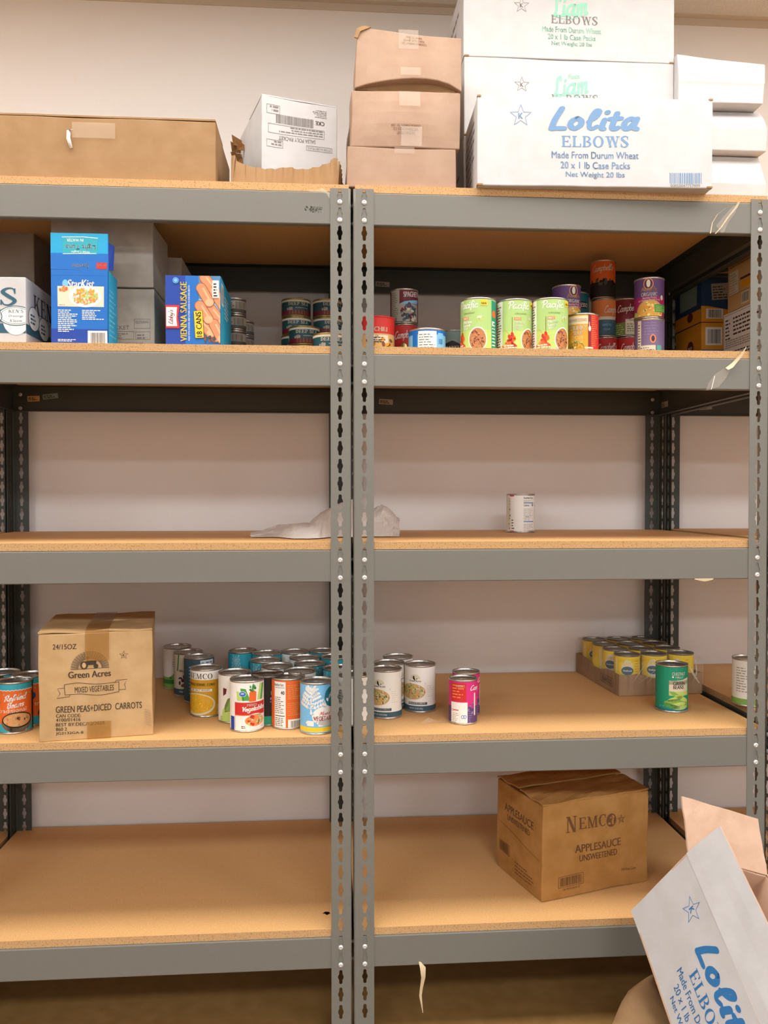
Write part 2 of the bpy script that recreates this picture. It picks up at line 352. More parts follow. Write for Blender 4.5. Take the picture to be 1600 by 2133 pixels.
# ---------------------------------------------------------------- shelving units
PITCH_H = .0381; ROWN = (0, 9, 20, 31, 42); ROW = [1.80-n*PITCH_H for n in ROWN]; TOP = [r+.0385 for r in ROW]
UW = .9195; DEP = .598; PW = .043; SCX = .0228
def post_mesh(sx, sy):
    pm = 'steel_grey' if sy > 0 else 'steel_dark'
    bm = bmesh.new(); h0 = .0036
    HO = [(0, -.0157), (.0022, -.0150), (.0036, -.0128), (.0036, -.0062), (.0052, -.0042), (.0062, 0), (.0052, .0042), (.0036, .0062), (.0036, .0128), (.0022, .0150), (0, .0157)]
    def plate(fn):
        n = 0
        while True:
            zc = 1.811-n*PITCH_H; z0 = zc-PITCH_H/2; z1 = min(zc+PITCH_H/2, 1.829)
            if z0 < .02: break
            for s, e in ((-1, .004), (1, PW)):
                pts = [(e, z0), (SCX, z0)]+[(SCX+s*a, zc+b) for a, b in HO]+[(SCX, z1), (e, z1)]
                bm.faces.new([bm.verts.new(fn(*p)) for p in pts])
            n += 1
        for a, b in ((.004, SCX), (SCX, PW)): bm.faces.new([bm.verts.new(fn(*p)) for p in ((a, 0), (b, 0), (b, z0+PITCH_H), (a, z0+PITCH_H))])
        return z0+PITCH_H
    plate(lambda s, z: (sx*s, 0, z)); zz = plate(lambda s, z: (0, sy*s, z))
    zs = [0]+[zz+i*PITCH_H for i in range(60) if zz+i*PITCH_H < 1.82]+[1.829]
    A = [(.004-.004*sin(t*pi/8), .004-.004*cos(t*pi/8)) for t in range(5)]
    for z0, z1 in zip(zs, zs[1:]):
        for (a, b), (c, d) in zip(A, A[1:]):
            f = bm.faces.new([bm.verts.new((sx*x, sy*y, z)) for x, y, z in ((a, b, z0), (c, d, z0), (c, d, z1), (a, b, z1))]); f.smooth = True
    bmesh.ops.remove_doubles(bm, verts=bm.verts, dist=1e-5); bmesh.ops.recalc_face_normals(bm, faces=bm.faces)
    return mesh_of('upright_post', bm, [pm])
POSTS = {(sx, sy): post_mesh(sx, sy) for sx in (1, -1) for sy in (1, -1)}
def extr(name, prof, a, b, axis, m, sgn=1):
    bm = bmesh.new(); R = []
    for t in (a, b): R.append([bm.verts.new((t, y, z) if axis == 'x' else (y, t, z)) for y, z in prof])
    for i in range(len(prof)-1): bm.faces.new((R[0][i], R[1][i], R[1][i+1], R[0][i+1]))
    return mesh_of(name, bm, [m])
PROF = [(.018, -.0465), (.003, -.0465), (.0015, -.045), (.0015, .0190), (.0022, .0205), (.0036, .0210), (.03, .0210)]
bm = bmesh.new(); lathe(bm, [(0, .0030), (.0022, .0029), (.0024, .0026), (.0042, .0022), (.0053, .0012), (.0053, 0), (0, 0)], 20)
RIV = mesh_of('rivet', bm, ['rivet_zinc'])
def rivet(parent, loc, d):
    o = obj('rivet', RIV, parent, loc)
    o.rotation_euler = {'f': (pi/2, 0, 0), 'l': (0, -pi/2, 0), 'r': (0, pi/2, 0)}[d]
def unit(x0, label, dz=(0,)*5, art=None, rows=range(5)):
    t = thing('shelving_unit', label, 'shelf', (x0, 0, 0), 0, 'boltless metal shelving units along the wall')
    for sx, sy in ((1, 1), (-1, 1), (1, -1), (-1, -1)):
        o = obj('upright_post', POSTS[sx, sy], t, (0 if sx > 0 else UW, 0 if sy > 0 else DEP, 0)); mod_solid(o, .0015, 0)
    for k in rows:
        z = ROW[k]+dz[k]
        f = obj('front_beam', extr('front_beam', PROF, .003, UW-.003, 'x', 'steel_grey'), t, (0, 0, z)); mod_solid(f, .0012, 0)
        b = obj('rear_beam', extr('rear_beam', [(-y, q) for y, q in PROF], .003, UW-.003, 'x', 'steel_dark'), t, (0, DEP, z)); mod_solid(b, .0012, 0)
        for dx in (SCX, UW-SCX):
            for q in (0, -PITCH_H): rivet(f, (dx, -.0006, q), 'f'); rivet(b, (dx, -.0028, q), 'f')
        for s in (1, -1):
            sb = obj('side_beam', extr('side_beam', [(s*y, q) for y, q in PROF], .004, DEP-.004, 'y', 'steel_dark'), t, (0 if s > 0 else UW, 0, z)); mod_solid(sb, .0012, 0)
            for q in (0, -PITCH_H): rivet(sb, (s*.0006, SCX, q), 'l' if s > 0 else 'r'); rivet(sb, (s*.0006, DEP-SCX, q), 'l' if s > 0 else 'r')
        bm = bmesh.new(); box(bm, (.0035, .0035, .0225), (UW-.0035, WALL-.008, .0385), 1)
        bm.faces.ensure_lookup_table(); bm.faces[0].material_index = 0; bm.faces[1].material_index = 0
        names = ['chip_face', 'chip_edge']
        if art and k in art: lay(bm, art[k], lambda x, y, l: (x-x0, y, .0386), names, 9)
        obj('shelf_board', mesh_of('shelf_board', bm, names), t, (0, 0, z))
    return t
XL, XR, XN = -.9505, -.0245, .9130
st = Art(); p = onz(680, 1903, TOP[4]); mat('stain', '8a4a24', .7)
st.blobs(p.x, p.y, .006, .006, ['stain'], 9, .006, 1, 4)
UL = unit(XL, 'left grey metal shelving unit with particle boards holding the large kraft box on top', art={4: st})
UR = unit(XR, 'middle grey metal shelving unit with the white pasta cases on top')
UN = unit(XN, 'grey metal shelving unit at far right, mostly hidden behind the right upright', dz=(0, 0, .002, .016, 0))
UF = unit(XL-UW-.0065, 'grey metal shelving unit beyond the left frame edge, only a dark rear post showing', rows=(0, 1, 2, 3, 4))
def ribbon(name, P, W, m, parent=None, thick=0, off=None):
    """a thin strip along 3-D points P with widths W, lying across direction off"""
    bm = bmesh.new(); A = []
    for p, w_, d in zip(P, W, off):
        p, d = Vector(p), Vector(d).normalized(); A.append((bm.verts.new(p-d*w_/2), bm.verts.new(p+d*w_/2)))
    for a, b in zip(A, A[1:]): bm.faces.new((a[0], a[1], b[1], b[0])).smooth = True
    o = obj(name, mesh_of(name, bm, [m]))
    if parent: o.parent = parent; o.location = -parent.location
    if thick: mod_solid(o, thick, 0)
    return o
def sticker(unit_, x, y, z, w_, h, rot, m='grey_warm'):
    a = Art(); a.rect(-w_/2, -h/2, w_/2, h/2, m, 1); a.lines(-w_*.42, -h*.3, w_*.42, h*.34, 2, 'ink', 2, 3, .6)
    bm = bmesh.new(); nm = []; c, s = cos(rot), sin(rot)
    lay(bm, a, lambda X, Y, l: (x+X*c-Y*s, y-.0004*l, z+X*s+Y*c), nm, 9)
    o = obj('sticker', mesh_of('sticker', bm, nm), unit_); o.location = -unit_.location
YB = DEP-.0024
for (u_, v_, W_, H_, R_, U_, m_) in ((70, 830.5, .033, .015, .05, UL, 'tan'), (105, 825.5, .042, .014, .12, UL, 'grey_teal'), (804, 837, .040, .015, -.05, UR, 'grey_warm'), (797, 592, .040, .014, -.05, UR, 'grey_warm'), (1470, 849, .038, .012, .08, UN, 'grey_warm')):
    p = ony(u_, v_, YB); sticker(U_, p.x, YB, p.z, W_, H_, R_, m_)
a = Art(); a.rect(-.022, -.008, .022, .008, 'grey_warm', 1); a.lines(-.018, -.005, .006, .005, 2, 'ink', 2, 3, .6); bm = bmesh.new(); nm = []
lay(bm, a, lambda X, Y, l: (XR+UW-.0026-.0004*l, .555-X, ROW[1]-.018+Y), nm, 9)
o = obj('sticker', mesh_of('sticker', bm, nm), UR); o.location = -UR.location
# the smudged maker's stamp on the top left beam
a = Art(); mat('smudge', '55524a', .6)
p = ony(653, 436, .0015); a.blobs(-.010, .001, .010, .005, ['smudge'], 30, .0016, 1, 5); a.blobs(.006, -.003, .014, .004, ['smudge'], 30, .0014, 1, 8); a.lines(-.002, .0, .022, .007, 2, 'smudge', 1, 6, .5)
bm = bmesh.new(); nm = []; lay(bm, a, lambda X, Y, l: (p.x+X, .0006, p.z+Y), nm, 9)
o = obj('printed_stamp', mesh_of('printed_stamp', bm, nm), UL); o.location = -UL.location
# torn scraps of packing tape stuck to the units
X3 = lambda u_, v_, y=-.001: ony(u_, v_, y)
def tape(name_pts, W, m, U_, off): return ribbon('tape_scrap', name_pts, W, m, U_, 0, off)
d1 = (1, 0, .35)
tape([X3(1540, 420, -.004), X3(1533, 433), X3(1517, 452), X3(1503, 473), X3(1490, 487, -.003)], [.006, .008, .006, .005, .003], 'tape_yellowed', UR, [d1]*5)
tape([X3(1538, 424, -.003), X3(1512, 434), X3(1495, 446), X3(1484, 464), X3(1480, 486, -.003)], [.002, .002, .0018, .002, .003], 'tape_yellowed', UR, [d1]*5)
tape([X3(1532, 428, -.002), X3(1519, 448), X3(1505, 466), X3(1506, 484)], [.012, .03, .03, .008], 'tape_clear', UR, [d1]*4)
tape([X3(1555, 722, -.006), X3(1545, 738, -.004), X3(1533, 752, -.003), X3(1524, 760, -.004), X3(1522, 768, -.008)], [.002, .011, .022, .03, .012], 'tape_yellowed', UR, [(1, 0, .5)]*5)
tape([X3(1522, 762, -.003), X3(1505, 775), X3(1495, 792), X3(1484, 810)], [.026, .036, .042, .03], 'tape_clear', UR, [(1, 0, .3)]*4)
tape([X3(1489, 783, -.0022), X3(1482, 811, -.0022)], [.0016, .0016], 'white', UR, [(1, 0, 0)]*2)
tape([X3(1447, 1206, -.002), X3(1468, 1208, -.004), X3(1486, 1206, -.002)], [.002, .007, .003], 'tape_yellowed', UR, [(0, 0, 1)]*3)
tape([X3(640, 397, -.002), X3(655, 398, -.006), X3(672, 396, -.006), X3(684, 403, -.003), X3(686, 412, -.003)], [.002, .005, .008, .006, .002], 'tape_clear', UL, [(0, -.5, 1), (0, 0, 1), (0, 0, 1), (1, 0, .4), (1, 0, 0)])
tape([X3(874, 2003, .001), X3(881, 2016, -.006), X3(882, 2036, -.006), X3(878, 2058, -.004), X3(876, 2074, -.005), X3(881, 2110, -.004)], [.004, .013, .010, .007, .006, .001], 'tape_yellowed', UR, [(1, .3, 0)]*6)
p = onz(905, 1506, TOP[3]+.001)
tape([p+Vector((-.03, -.004, .001)), p+Vector((-.012, .004, .006)), p+Vector((.01, 0, .003)), p+Vector((.034, .006, .001))], [.006, .018, .014, .008], 'tape_clear', UR, [(.1, 1, .2), (0, 1, .5), (0, 1, -.2), (0, 1, 0)])

# ---------------------------------------------------------------- cartons
def carton_mesh(name, w_, d, h, m, arts=None, wob=.0012, seed=0, bulge=0, shape=None, cell=.025):
    bm = bmesh.new(); names = [m]; sv = Vector((seed*3.1, seed*1.7, seed*.9))
    def fn(p):
        p = Vector(p)
        if bulge: p.y -= bulge*max(0, sin(pi*(p.x/w_+.5)))*max(0, sin(pi*p.z/h)) if p.y < 0 else 0
        if shape: p = Vector(shape(p))
        q = p+noise.noise_vector(p*8+sv)*wob*2
        q.z = max(q.z, 0); return q
    F = {'front': ((-w_/2, -d/2, 0), (1,0,0), (0,0,1), w_, h), 'right': ((w_/2, -d/2, 0), (0,1,0), (0,0,1), d, h), 'back': ((w_/2, d/2, 0), (-1,0,0), (0,0,1), w_, h),
         'left': ((-w_/2, d/2, 0), (0,-1,0), (0,0,1), d, h), 'top': ((-w_/2, -d/2, h), (1,0,0), (0,1,0), w_, d), 'bottom': ((-w_/2, d/2, 0), (1,0,0), (0,-1,0), w_, d)}
    for k, (O, U, V, a, b) in F.items():
        O, U, V = Vector(O), Vector(U), Vector(V); n1, n2 = max(1, round(a/cell)), max(1, round(b/cell))
        g = [[bm.verts.new(fn(O+U*(a*i/n1)+V*(b*j/n2))) for j in range(n2+1)] for i in range(n1+1)]
        for i in range(n1):
            for j in range(n2): bm.faces.new((g[i][j], g[i+1][j], g[i+1][j+1], g[i][j+1])).smooth = False
    bmesh.ops.remove_doubles(bm, verts=bm.verts, dist=1e-5)
    for k, A in (arts or {}).items():
        O, U, V, a, b = F[k]; O, U, V = Vector(O), Vector(U), Vector(V); N = U.cross(V)
        def at(x, y, l):
            p = fn(O+U*x+V*y); e = .0004
            n = (fn(O+U*(x+e)+V*y)-p).cross(fn(O+U*x+V*(y+e))-p).normalized() if (shape or bulge) else N
            return p+n*(.00035+.00018*l)
        lay(bm, A, at, names, a/n_(a, cell), b/n_(b, cell), (.0004, .0004, a-.0004, b-.0004))
    return mesh_of(name, bm, names)
def n_(a, c): return max(1, round(a/c))
def carton(name, label, w_, d, h, loc, rz, m, arts=None, cat='box', group=None, bev=.0022, part='body', **k):
    t = thing(name, label, cat, loc, rz, group)
    o = obj(part, carton_mesh(part, w_, d, h, m, arts, **k), t); mod_bevel(o, bev)
    return t
def front_place(P0, P1, d):
    P0, P1 = Vector(P0), Vector(P1); a = atan2(P1.y-P0.y, P1.x-P0.x); w_ = math.hypot(P1.x-P0.x, P1.y-P0.y)
    c = (P0+P1)/2+Vector((-sin(a), cos(a), 0))*d/2
    return w_, a, c
def strip(name, parent, P, w_, m):
    """tape across a carton: P = (y, z) profile, centred on x"""
    x, prof = P; bm = bmesh.new(); A = [(bm.verts.new((x-w_/2, y, z)), bm.verts.new((x+w_/2, y, z))) for y, z in prof]
    for a, b in zip(A, A[1:]): bm.faces.new((a[0], a[1], b[1], b[0]))
    return obj(name, mesh_of(name, bm, [m]), parent)
def lipflap(name, parent, a, b, m, seed=0, wob=.001, t=.0035):
    """a cardboard flap: a sheet between two corners in the plane z, slightly warped"""
    bm = bmesh.new(); x0, y0, z0 = a; x1, y1, z1 = b; nx, ny = 8, 6
    g = [[bm.verts.new(Vector((x0+(x1-x0)*i/nx, y0+(y1-y0)*j/ny, z0+(z1-z0)*j/ny))+Vector((0, 0, wob*noise.noise(Vector((i*.5+seed, j*.5, seed)))))) for j in range(ny+1)] for i in range(nx+1)]
    for i in range(nx):
        for j in range(ny): bm.faces.new((g[i][j], g[i+1][j], g[i+1][j+1], g[i][j+1]))
    o = obj(name, mesh_of(name, bm, [m]), parent); mod_solid(o, t, 0); return o

def zt(u, v, y, base): return ony(u, v, y).z-base
def X(u, y, v=700): return ony(u, v, y).x
T1, T2, T3, T4, T5 = TOP
# ---- top shelf ------------------------------------------------------------------------------
x1 = X(449, .022, 320); h = zt(300, 248, .022, T1); x0 = -.945; w_ = x1-x0
t = carton('kraft_carton', 'long low kraft carton with a torn white tab, at far left on the top shelf', w_, .26, h, (x0+w_/2, .022+.13, T1), 0, 'kraft', None, group=None, seed=1, wob=.001)
def local(o, p):
    d = Vector(p)-o.location; a = -o.rotation_euler.z
    return Vector((d.x*cos(a)-d.y*sin(a), d.x*sin(a)+d.y*cos(a), d.z))
P = [local(t, ony(u, v, .019)) for u, v in ((142, 272), (150, 275), (146, 290), (149, 309))]
o = ribbon('torn_tab', [P[1]+Vector((.002, -.004, .003)), P[0]+Vector((.002, -.004, 0)), P[2]+Vector((-.002, -.006, 0)), P[3]+Vector((0, -.002, 0))], [.003, .008, .008, .006], 'white', None, .001, [(1, 0, .3)]*4); o.parent = t
a_, b_ = local(t, ony(150, 258, .019)), local(t, ony(240, 283, .019)); o = strip('tape', t, ((a_.x+b_.x)/2, [(-.1335, b_.z-.006), (-.1335, a_.z+.004)]), b_.x-a_.x, 'tape_clear')
for zz, s in ((h+.002, 0),): lipflap('top_flap', t, (-w_/2, -.13, zz), (w_/2, .0, zz), 'kraft', 2)
lipflap('side_flap', t, (w_/2-.001, -.128, .001), (w_/2+.018, .1, .001), 'kraft', 5)

# crushed open kraft carton with the white carton sunk into it
xa, xb = X(481, .04, 350), X(702, .04, 350); w_ = xb-xa; d = .32; hh = zt(590, 330, .04, T1)
t = thing('open_carton', 'crushed open kraft carton with a torn rim, a white carton standing in it', 'box', ((xa+xb)/2, .04+d/2, T1))
def wallsheet(bm, A, B, hfun, n=28, lean=(0, 0), seed=0):
    A, B = Vector(A), Vector(B); m_ = 6; g = []
    for i in range(n+1):
        s = i/n; p = A.lerp(B, s); H = hfun(s); col_ = []
        for j in range(m_+1):
            q = j/m_; col_.append(bm.verts.new((p.x+lean[0]*q*q+.0025*sin(s*70)*q*(1 if seed else .3), p.y+lean[1]*q*q+.003*sin(s*62+seed)*q, p.z+H*q)))
        g.append(col_)
    for i in range(n):
        for j in range(m_): bm.faces.new((g[i][j], g[i+1][j], g[i+1][j+1], g[i][j+1]))
bm = bmesh.new()
wallsheet(bm, (-w_/2, -d/2, .001), (w_/2, -d/2, .001), lambda s: hh*(1.06-.42*sin(pi*min(1, s*1.05))**.5*(1-.25*math.exp(-((s-.52)/.09)**2))+.03*noise.noise(Vector((s*9, 0, 0))) if .03 < s < .98 else 1.08), 40, (0, .006), 1)
wallsheet(bm, (w_/2, -d/2, .001), (w_/2, d/2, .001), lambda s: hh*(1-.25*s+.08*sin(s*20)), 20, (-.006, 0), 2)
wallsheet(bm, (w_/2, d/2, .001), (-w_/2, d/2, .001), lambda s: hh*1.0, 20, (0, 0), 3)
wallsheet(bm, (-w_/2, d/2, .001), (-w_/2, -d/2, .001), lambda s: hh*1.05, 20, (.004, 0), 4)
o = obj('body', mesh_of('body', bm, ['kraft', 'kraft_edge']), t); mod_solid(o, .004, -1)
boxm = boxmesh('base', (-w_/2+.006, -d/2+.006, .0005), (w_/2-.006, d/2-.006, .004), 'kraft'); obj('base', boxm, t)
bm = bmesh.new(); wallsheet(bm, (w_/2+.001, -d/2+.002, .001), (w_/2+.016, -d/2+.16, .001), lambda s: hh*(.95-.45*s), 20, (.004, 0), 6)
o = obj('side_flap', mesh_of('side_flap', bm, ['kraft']), t); mod_solid(o, .0035, 0)
# white carton printed upside down
th = radians(17); w_, d = .174, .26; base = T1+.0065; p0 = ony(546, 300, .085); hh2 = ony(540, 198, .085).z-base
A = Art(); B = Art()
W2, H2 = w_, hh2
fx_ = lambda f: W2*(1-f)
B.frame(fx_(.23), .0225, fx_(.06), .042, .0008, 'grey_ink', 1); B.lines(fx_(.21), .025, fx_(.08), .040, 2, 'grey_ink', 1, 3, .5)
B.bars(fx_(.67), .041, fx_(.17), .060, 'grey_ink', 1, 8, 1.2); B.text('CKE', fx_(.76), .043, .021, .009, 'ink', 2, .02); B.lines(fx_(.85), .018, fx_(.62), .037, 5, 'grey_ink', 1, 7, .4)
B.frame(fx_(.82), .063, fx_(.08), .083, .0008, 'grey_ink', 1); B.lines(fx_(.8), .065, fx_(.1), .081, 3, 'grey_ink', 1, 5, .45); B.text('SALSA POLY PACKET', fx_(.46), .0865, .085, .0085, 'grey_ink', 2, .01)
B.frame(fx_(.27), .097, fx_(.06), .113, .0008, 'grey_ink', 1); B.lines(fx_(.25), .099, fx_(.08), .111, 2, 'grey_ink', 1, 9, .5); B.frame(fx_(.93), .1, fx_(.58), .111, .0008, 'grey_ink', 1); B.text('STORE IN DRY PLACE', fx_(.755), .103, .054, .005, 'grey_ink', 2)
A.add(B, W2, H2+.005, 1, pi)
c = Vector((p0.x, p0.y, base))+Vector((cos(th), sin(th), 0))*w_/2+Vector((-sin(th), cos(th), 0))*d/2
t = carton('white_carton', 'small white carton printed upside down, sunk in the crushed kraft carton', w_, d, hh2, c, th, 'white_card', {'front': A}, seed=4, wob=.0012)
t.rotation_euler = (0, radians(-.2), th)
bm = bmesh.new(); q = random.Random(5)
for i in range(7):
    a = Vector((-w_/2-.001, d*.28+q.uniform(-.02, .03), hh2-.015-.011*i)); l = q.uniform(.012, .03)
    v = [bm.verts.new(a), bm.verts.new(a+Vector((-l, -.004, q.uniform(0, .012)))), bm.verts.new(a+Vector((-l*.8, .004, -.012))), bm.verts.new(a+Vector((0, 0, -.014)))]; bm.faces.new(v)
o = obj('torn_flap', mesh_of('torn_flap', bm, ['kraft_edge']), t); mod_solid(o, .002, 0)
lipflap('top_flap', t, (-w_/2, -d/2, hh2+.002), (w_/2, 0, hh2+.002), 'white_card', 3, .001, .003)

# three kraft cartons in a stack, left over the gap between the units
GK = 'pale kraft cartons stacked over the gap'
ys = .018; xa, xb = X(724, ys, 350), X(949, ys, 350); h1 = zt(830, 308, ys, T1)
t = carton('kraft_carton', 'bottom pale kraft carton of the stack of three over the gap between units', xb-xa, .3, h1, ((xa+xb)/2, ys+.15, T1), 0, 'kraft_pale', None, group=GK, seed=6, wob=.0014)
strip('tape', t, (.006, [(-.1515, h1-.012), (-.152, h1+.001), (-.02, h1+.0015)]), .043, 'tape_clear')
ym = .022; xa, xb = X(731, ym, 250), X(958, ym, 250); h2 = ony(830, 190, ym).z-T1-h1-.002; A = Art(); W = xb-xa
B = Art(); B.text('DISTRIBUTED BY', 0, .016, .04, .0055, 'brown_ink'); B.text('WESTERN FOODS CO', 0, .008, .055, .0055, 'brown_ink'); B.text('CORPUS CHRISTI, TX  USA', 0, 0, .065, .0055, 'brown_ink')
A.add(B, W*.50, .047, 1, pi)
t = carton('kraft_carton', 'middle pale kraft carton of the stack of three, bulging, with upside down lettering', W, .3, h2, ((xa+xb)/2, ym+.15, T1+h1+.002), 0, 'kraft_pale', {'front': A}, group=GK, seed=7, wob=.002, bulge=.008)
strip('tape', t, (.008, [(-.1625, h2-.036), (-.1605, h2-.02), (-.157, h2-.004), (-.149, h2+.0015), (-.02, h2+.002)]), .045, 'tape_clear')
strip('tape', t, (.012, [(-.157, .002), (-.159, .022), (-.161, .042)]), .045, 'tape_clear')
yt = .020; xa, xb = X(739, yt, 120), X(962, yt, 120); zb = T1+h1+h2+.0045; h3 = ony(850, 62, yt).z-zb; W = xb-xa
A = Art(); B = Art(); B.text('COOKED BEEF PATTIES', 0, .018, .06, .006, 'brown_ink'); B.text('FOR FOOD SERVICE', 0, .009, .05, .006, 'brown_ink'); B.text('MADE IN TEXAS', 0, 0, .04, .006, 'brown_ink'); A.add(B, W*.54, h3-.008, 1, pi)
def archfn(p):
    f = max(0, 1-(p.x/(W/2))**2)**.8; k = (1-p.z/h3)*max(0, min(1, (-p.y+.15)/.3))
    return (p.x+(.006*p.z/h3 if p.x < 0 else 0), p.y-.006*f*k, p.z+.030*f*k*(.75+.25*p.x/(W/2)) -(.014*(p.x/W+.5))*p.z/h3)
t = carton('kraft_carton', 'top pale kraft carton of the stack of three, its lower flap bowed open', W, .3, h3, ((xa+xb)/2, yt+.15, zb), 0, 'kraft_pale', {'front': A}, group=GK, seed=8, wob=.0014, shape=archfn)
bm = bmesh.new(); n = 24
va = [(bm.verts.new((-W/2+.006+(W-.012)*i/n, -.142+.012*sin(pi*i/n), .001)), bm.verts.new((-W/2+.006+(W-.012)*i/n, -.135, .004+.034*max(0, sin(pi*i/n))**.7))) for i in range(n+1)]
for a, b in zip(va, va[1:]): bm.faces.new((a[0], b[0], b[1], a[1]))
o = obj('bottom_flap', mesh_of('bottom_flap', bm, ['kraft']), t); mod_solid(o, .003, 0)
strip('tape', t, (.0, [(-.1525, h3-.042), (-.1525, h3-.006), (-.148, h3+.001), (-.02, h3+.0)]), .043, 'tape_clear')
strip('tape', t, (.004, [(-.1585, .028), (-.157, .045)]), .043, 'tape_clear')
bm = bmesh.new(); va = [bm.verts.new(p) for p in ((-W/2-.001, -.152, h3-.022), (-W/2+.004, -.153, h3-.004), (-W/2+.018, -.152, h3+.003), (-W/2+.035, -.152, h3+.001), (-W/2+.012, -.154, h3-.010), (-W/2+.006, -.153, h3-.024))]
bm.faces.new(va); o = obj('torn_corner', mesh_of('torn_corner', bm, ['kraft']), t); mod_solid(o, .003, 0)

# white pasta cases
def liam(full):
    A = Art(); g = 'green_ink'
    A.star(.137, .122, .019, 'grey_ink', 2, .0014)
    A.script('Liam', .252, .1, .088, .05, g, 2, .24, .2, radians(8)); A.script('Pasta', .262, .14, .03, .012, g, 2, .2, .25, radians(6))
    A.line(catmull([(.215, .098), (.25, .094), (.285, .104), (.297, .114)], 6), .0014, g, 2)
    if full:
        A.serif('ELBOWS', .264, .082, .112, .021, 'grey_ink'); A.text('Made From Durum Wheat', .257, .062, .142, .013, g, 2, .008)
        A.text('20 x 1 lb Case Packs', .257, .0455, .115, .012, g, 2, .008); A.text('Net Weight 20 lbs', .257, .029, .097, .012, g, 2, .008)
    return A
GP = 'white pasta cases stacked on the top shelf'
yl = .165; xa, xb = X(966, yl, 150), X(1404.5, yl, 150); W = xb-xa; hz = (ony(1180, 124, yl).z-T1-.002)/2
for i, (lb, dx, A) in enumerate((('bottom white pasta case of the back stack, hidden behind the front case with blue print', .002, None), ('middle white pasta case of the stack behind the blue printed case', .0015, liam(True)), ('top white pasta case with green print, nearest the ceiling', 0, liam(True)))):
    S_ = Art(); S_.lines(.03, .02, .25, hz-.02, 5, 'grey_ink', 1, 4+i, .3)
    t = carton('pasta_case', lb, W-dx, .3, hz, ((xa+xb)/2, yl+.15, T1+i*(hz+.001)), 0, 'white_card', {'front': A, 'left': S_} if A else {'left': S_}, group=GP, seed=10+i, wob=.0009)
    bm = bmesh.new(); box(bm, (-W/2+.001, -.151, -.0005), (-W/2+.012, -.147, .003)); box(bm, (W/2-.012, -.151, -.0005), (W/2-.001, -.147, .003)); obj('corner_edge', mesh_of('corner_edge', bm, ['kraft']), t)
def lolita(W, H, ink='blue_ink', bar=True):
    A = Art(); k = W/.495; h = H/.188
    A.star(.090*k, .147*h, .0245*k, ink, 2, .0017)
    sh = Art(); x = 0
    P = []
    for ch, adv, g in (('L', .98, [[(.5,1.72),(.28,.9),(.2,.2)],[(.2,.16),(.5,.2),(.85,.2)]]), ('o', .92, [[(.45,1),(.2,.8),(.16,.45),(.4,.2),(.68,.45),(.68,.8),(.45,1)]]), ('l', .72, [[(.15,.75),(.5,1.1),(.62,1.55),(.42,1.62),(.24,1.1),(.24,.4),(.42,.2),(.66,.4)]]), ('i', .48, [[(.26,.92),(.2,.3),(.32,.2)],[(.32,1.46),(.33,1.5)]]), ('t', .7, [[(.36,1.42),(.26,.4),(.4,.2),(.56,.3)],[(.06,.98),(.62,1.02)]]), ('a', .95, [[(.62,.9),(.42,1),(.18,.7),(.2,.3),(.42,.22),(.68,.7)],[(.76,1),(.68,.35),(.86,.2)]])):
        for st in g: P += sbrush_line(catmull([(a+x, b) for a, b in st], 6), .33 if ch != 'l' else .27)
        x += adv
    A.fit(P, .245*k, .117*h, .193*k, .052*h, ink, 2, .16)
    A.serif('ELBOWS', .247*k, .083*h, .141*k, .025*h, ink)
    for t_, y, ww in (('Made From Durum Wheat', .059, .183), ('20 x 1 lb Case Packs', .0375, .147), ('Net Weight 20 lbs', .0165, .125)): A.text(t_, .247*k, y*h, ww*k, .0145*h, ink, 2, .008)
    if bar: A.bars(.404*k, .0095*h, .472*k, .032*h, ink, 1, 2); A.text('00850047757999', .437*k, .0028*h, .063*k, .0055*h, 'grey_ink', 2)
    return A
d = .175; w_, rz, c = front_place(onz(994, 386, T1), onz(1484, 392.5, T1), d); P0 = onz(994, 386, T1); h = ony(995.4, 199, P0.y).z-T1
S_ = Art(); S_.lines(.015, .015, .155, h-.02, 8, 'grey_ink', 1, 5, .3); S_.frame(.05, .03, .09, .07, .001, 'grey_ink', 1)
t = carton('pasta_case', 'white pasta case with large blue print, overhanging the front edge of the top shelf', w_, d, h, c, rz, 'white_card', {'front': lolita(w_, h), 'left': S_}, group=None, seed=14, wob=.0008)
bm = bmesh.new()
for s in (-1, 1): box(bm, (s*(w_/2-.006)-.006, -d/2-.0015, .0005), (s*(w_/2-.006)+.006, -d/2+.012, .004)); box(bm, (s*(w_/2-.004)-.004, -d/2-.001, h-.002), (s*(w_/2-.004)+.004, -d/2+.008, h+.0015))
obj('corner_edge', mesh_of('corner_edge', bm, ['kraft']), t)
# white cartons at right
GW = 'plain white cartons stacked at the right of the top shelf'
yr = .15; xa = X(1405, yr, 300)+.004; z = T1
for i, (ur, vt, lb) in enumerate(((1594, 313, 'bottom plain white carton of the stack at the right end of the top shelf'), (1597, 219, 'middle plain white carton of the right stack, creased along its front'), (1590, 116, 'top plain white carton of the right stack, tilted, with a pale tape band'))):
    xb = X(ur, yr, vt+50); W = xb-xa; H = ony(1500, vt, yr).z-z-.001
    def crease(p, H=H, i=i):
        if p.y > 0: return p
        f = p.z/H; c_ = .52 if i == 0 else .6
        k = f/c_ if f < c_ else (1-f)/(1-c_)
        return (p.x+(.010*(f-.5) if i == 2 and p.x > 0 else 0), p.y-(.022*k if i < 2 else .004*k)-(.012*(1-f) if i == 2 else 0)+(.03*f if i < 2 else 0), p.z-(.016*(p.x/W+.5)*f if i == 2 else 0))
    t = carton('white_carton', lb, W, .34, H, ((xa+xb)/2, yr+.17, z), 0, 'white_card', None, group=GW, seed=20+i, wob=.0012, shape=crease)
    if i == 2: strip('tape', t, (0, [(-.186, H*.40), (-.181, H*.72)]), W*.97, 'tape_clear')
    z += H+.001

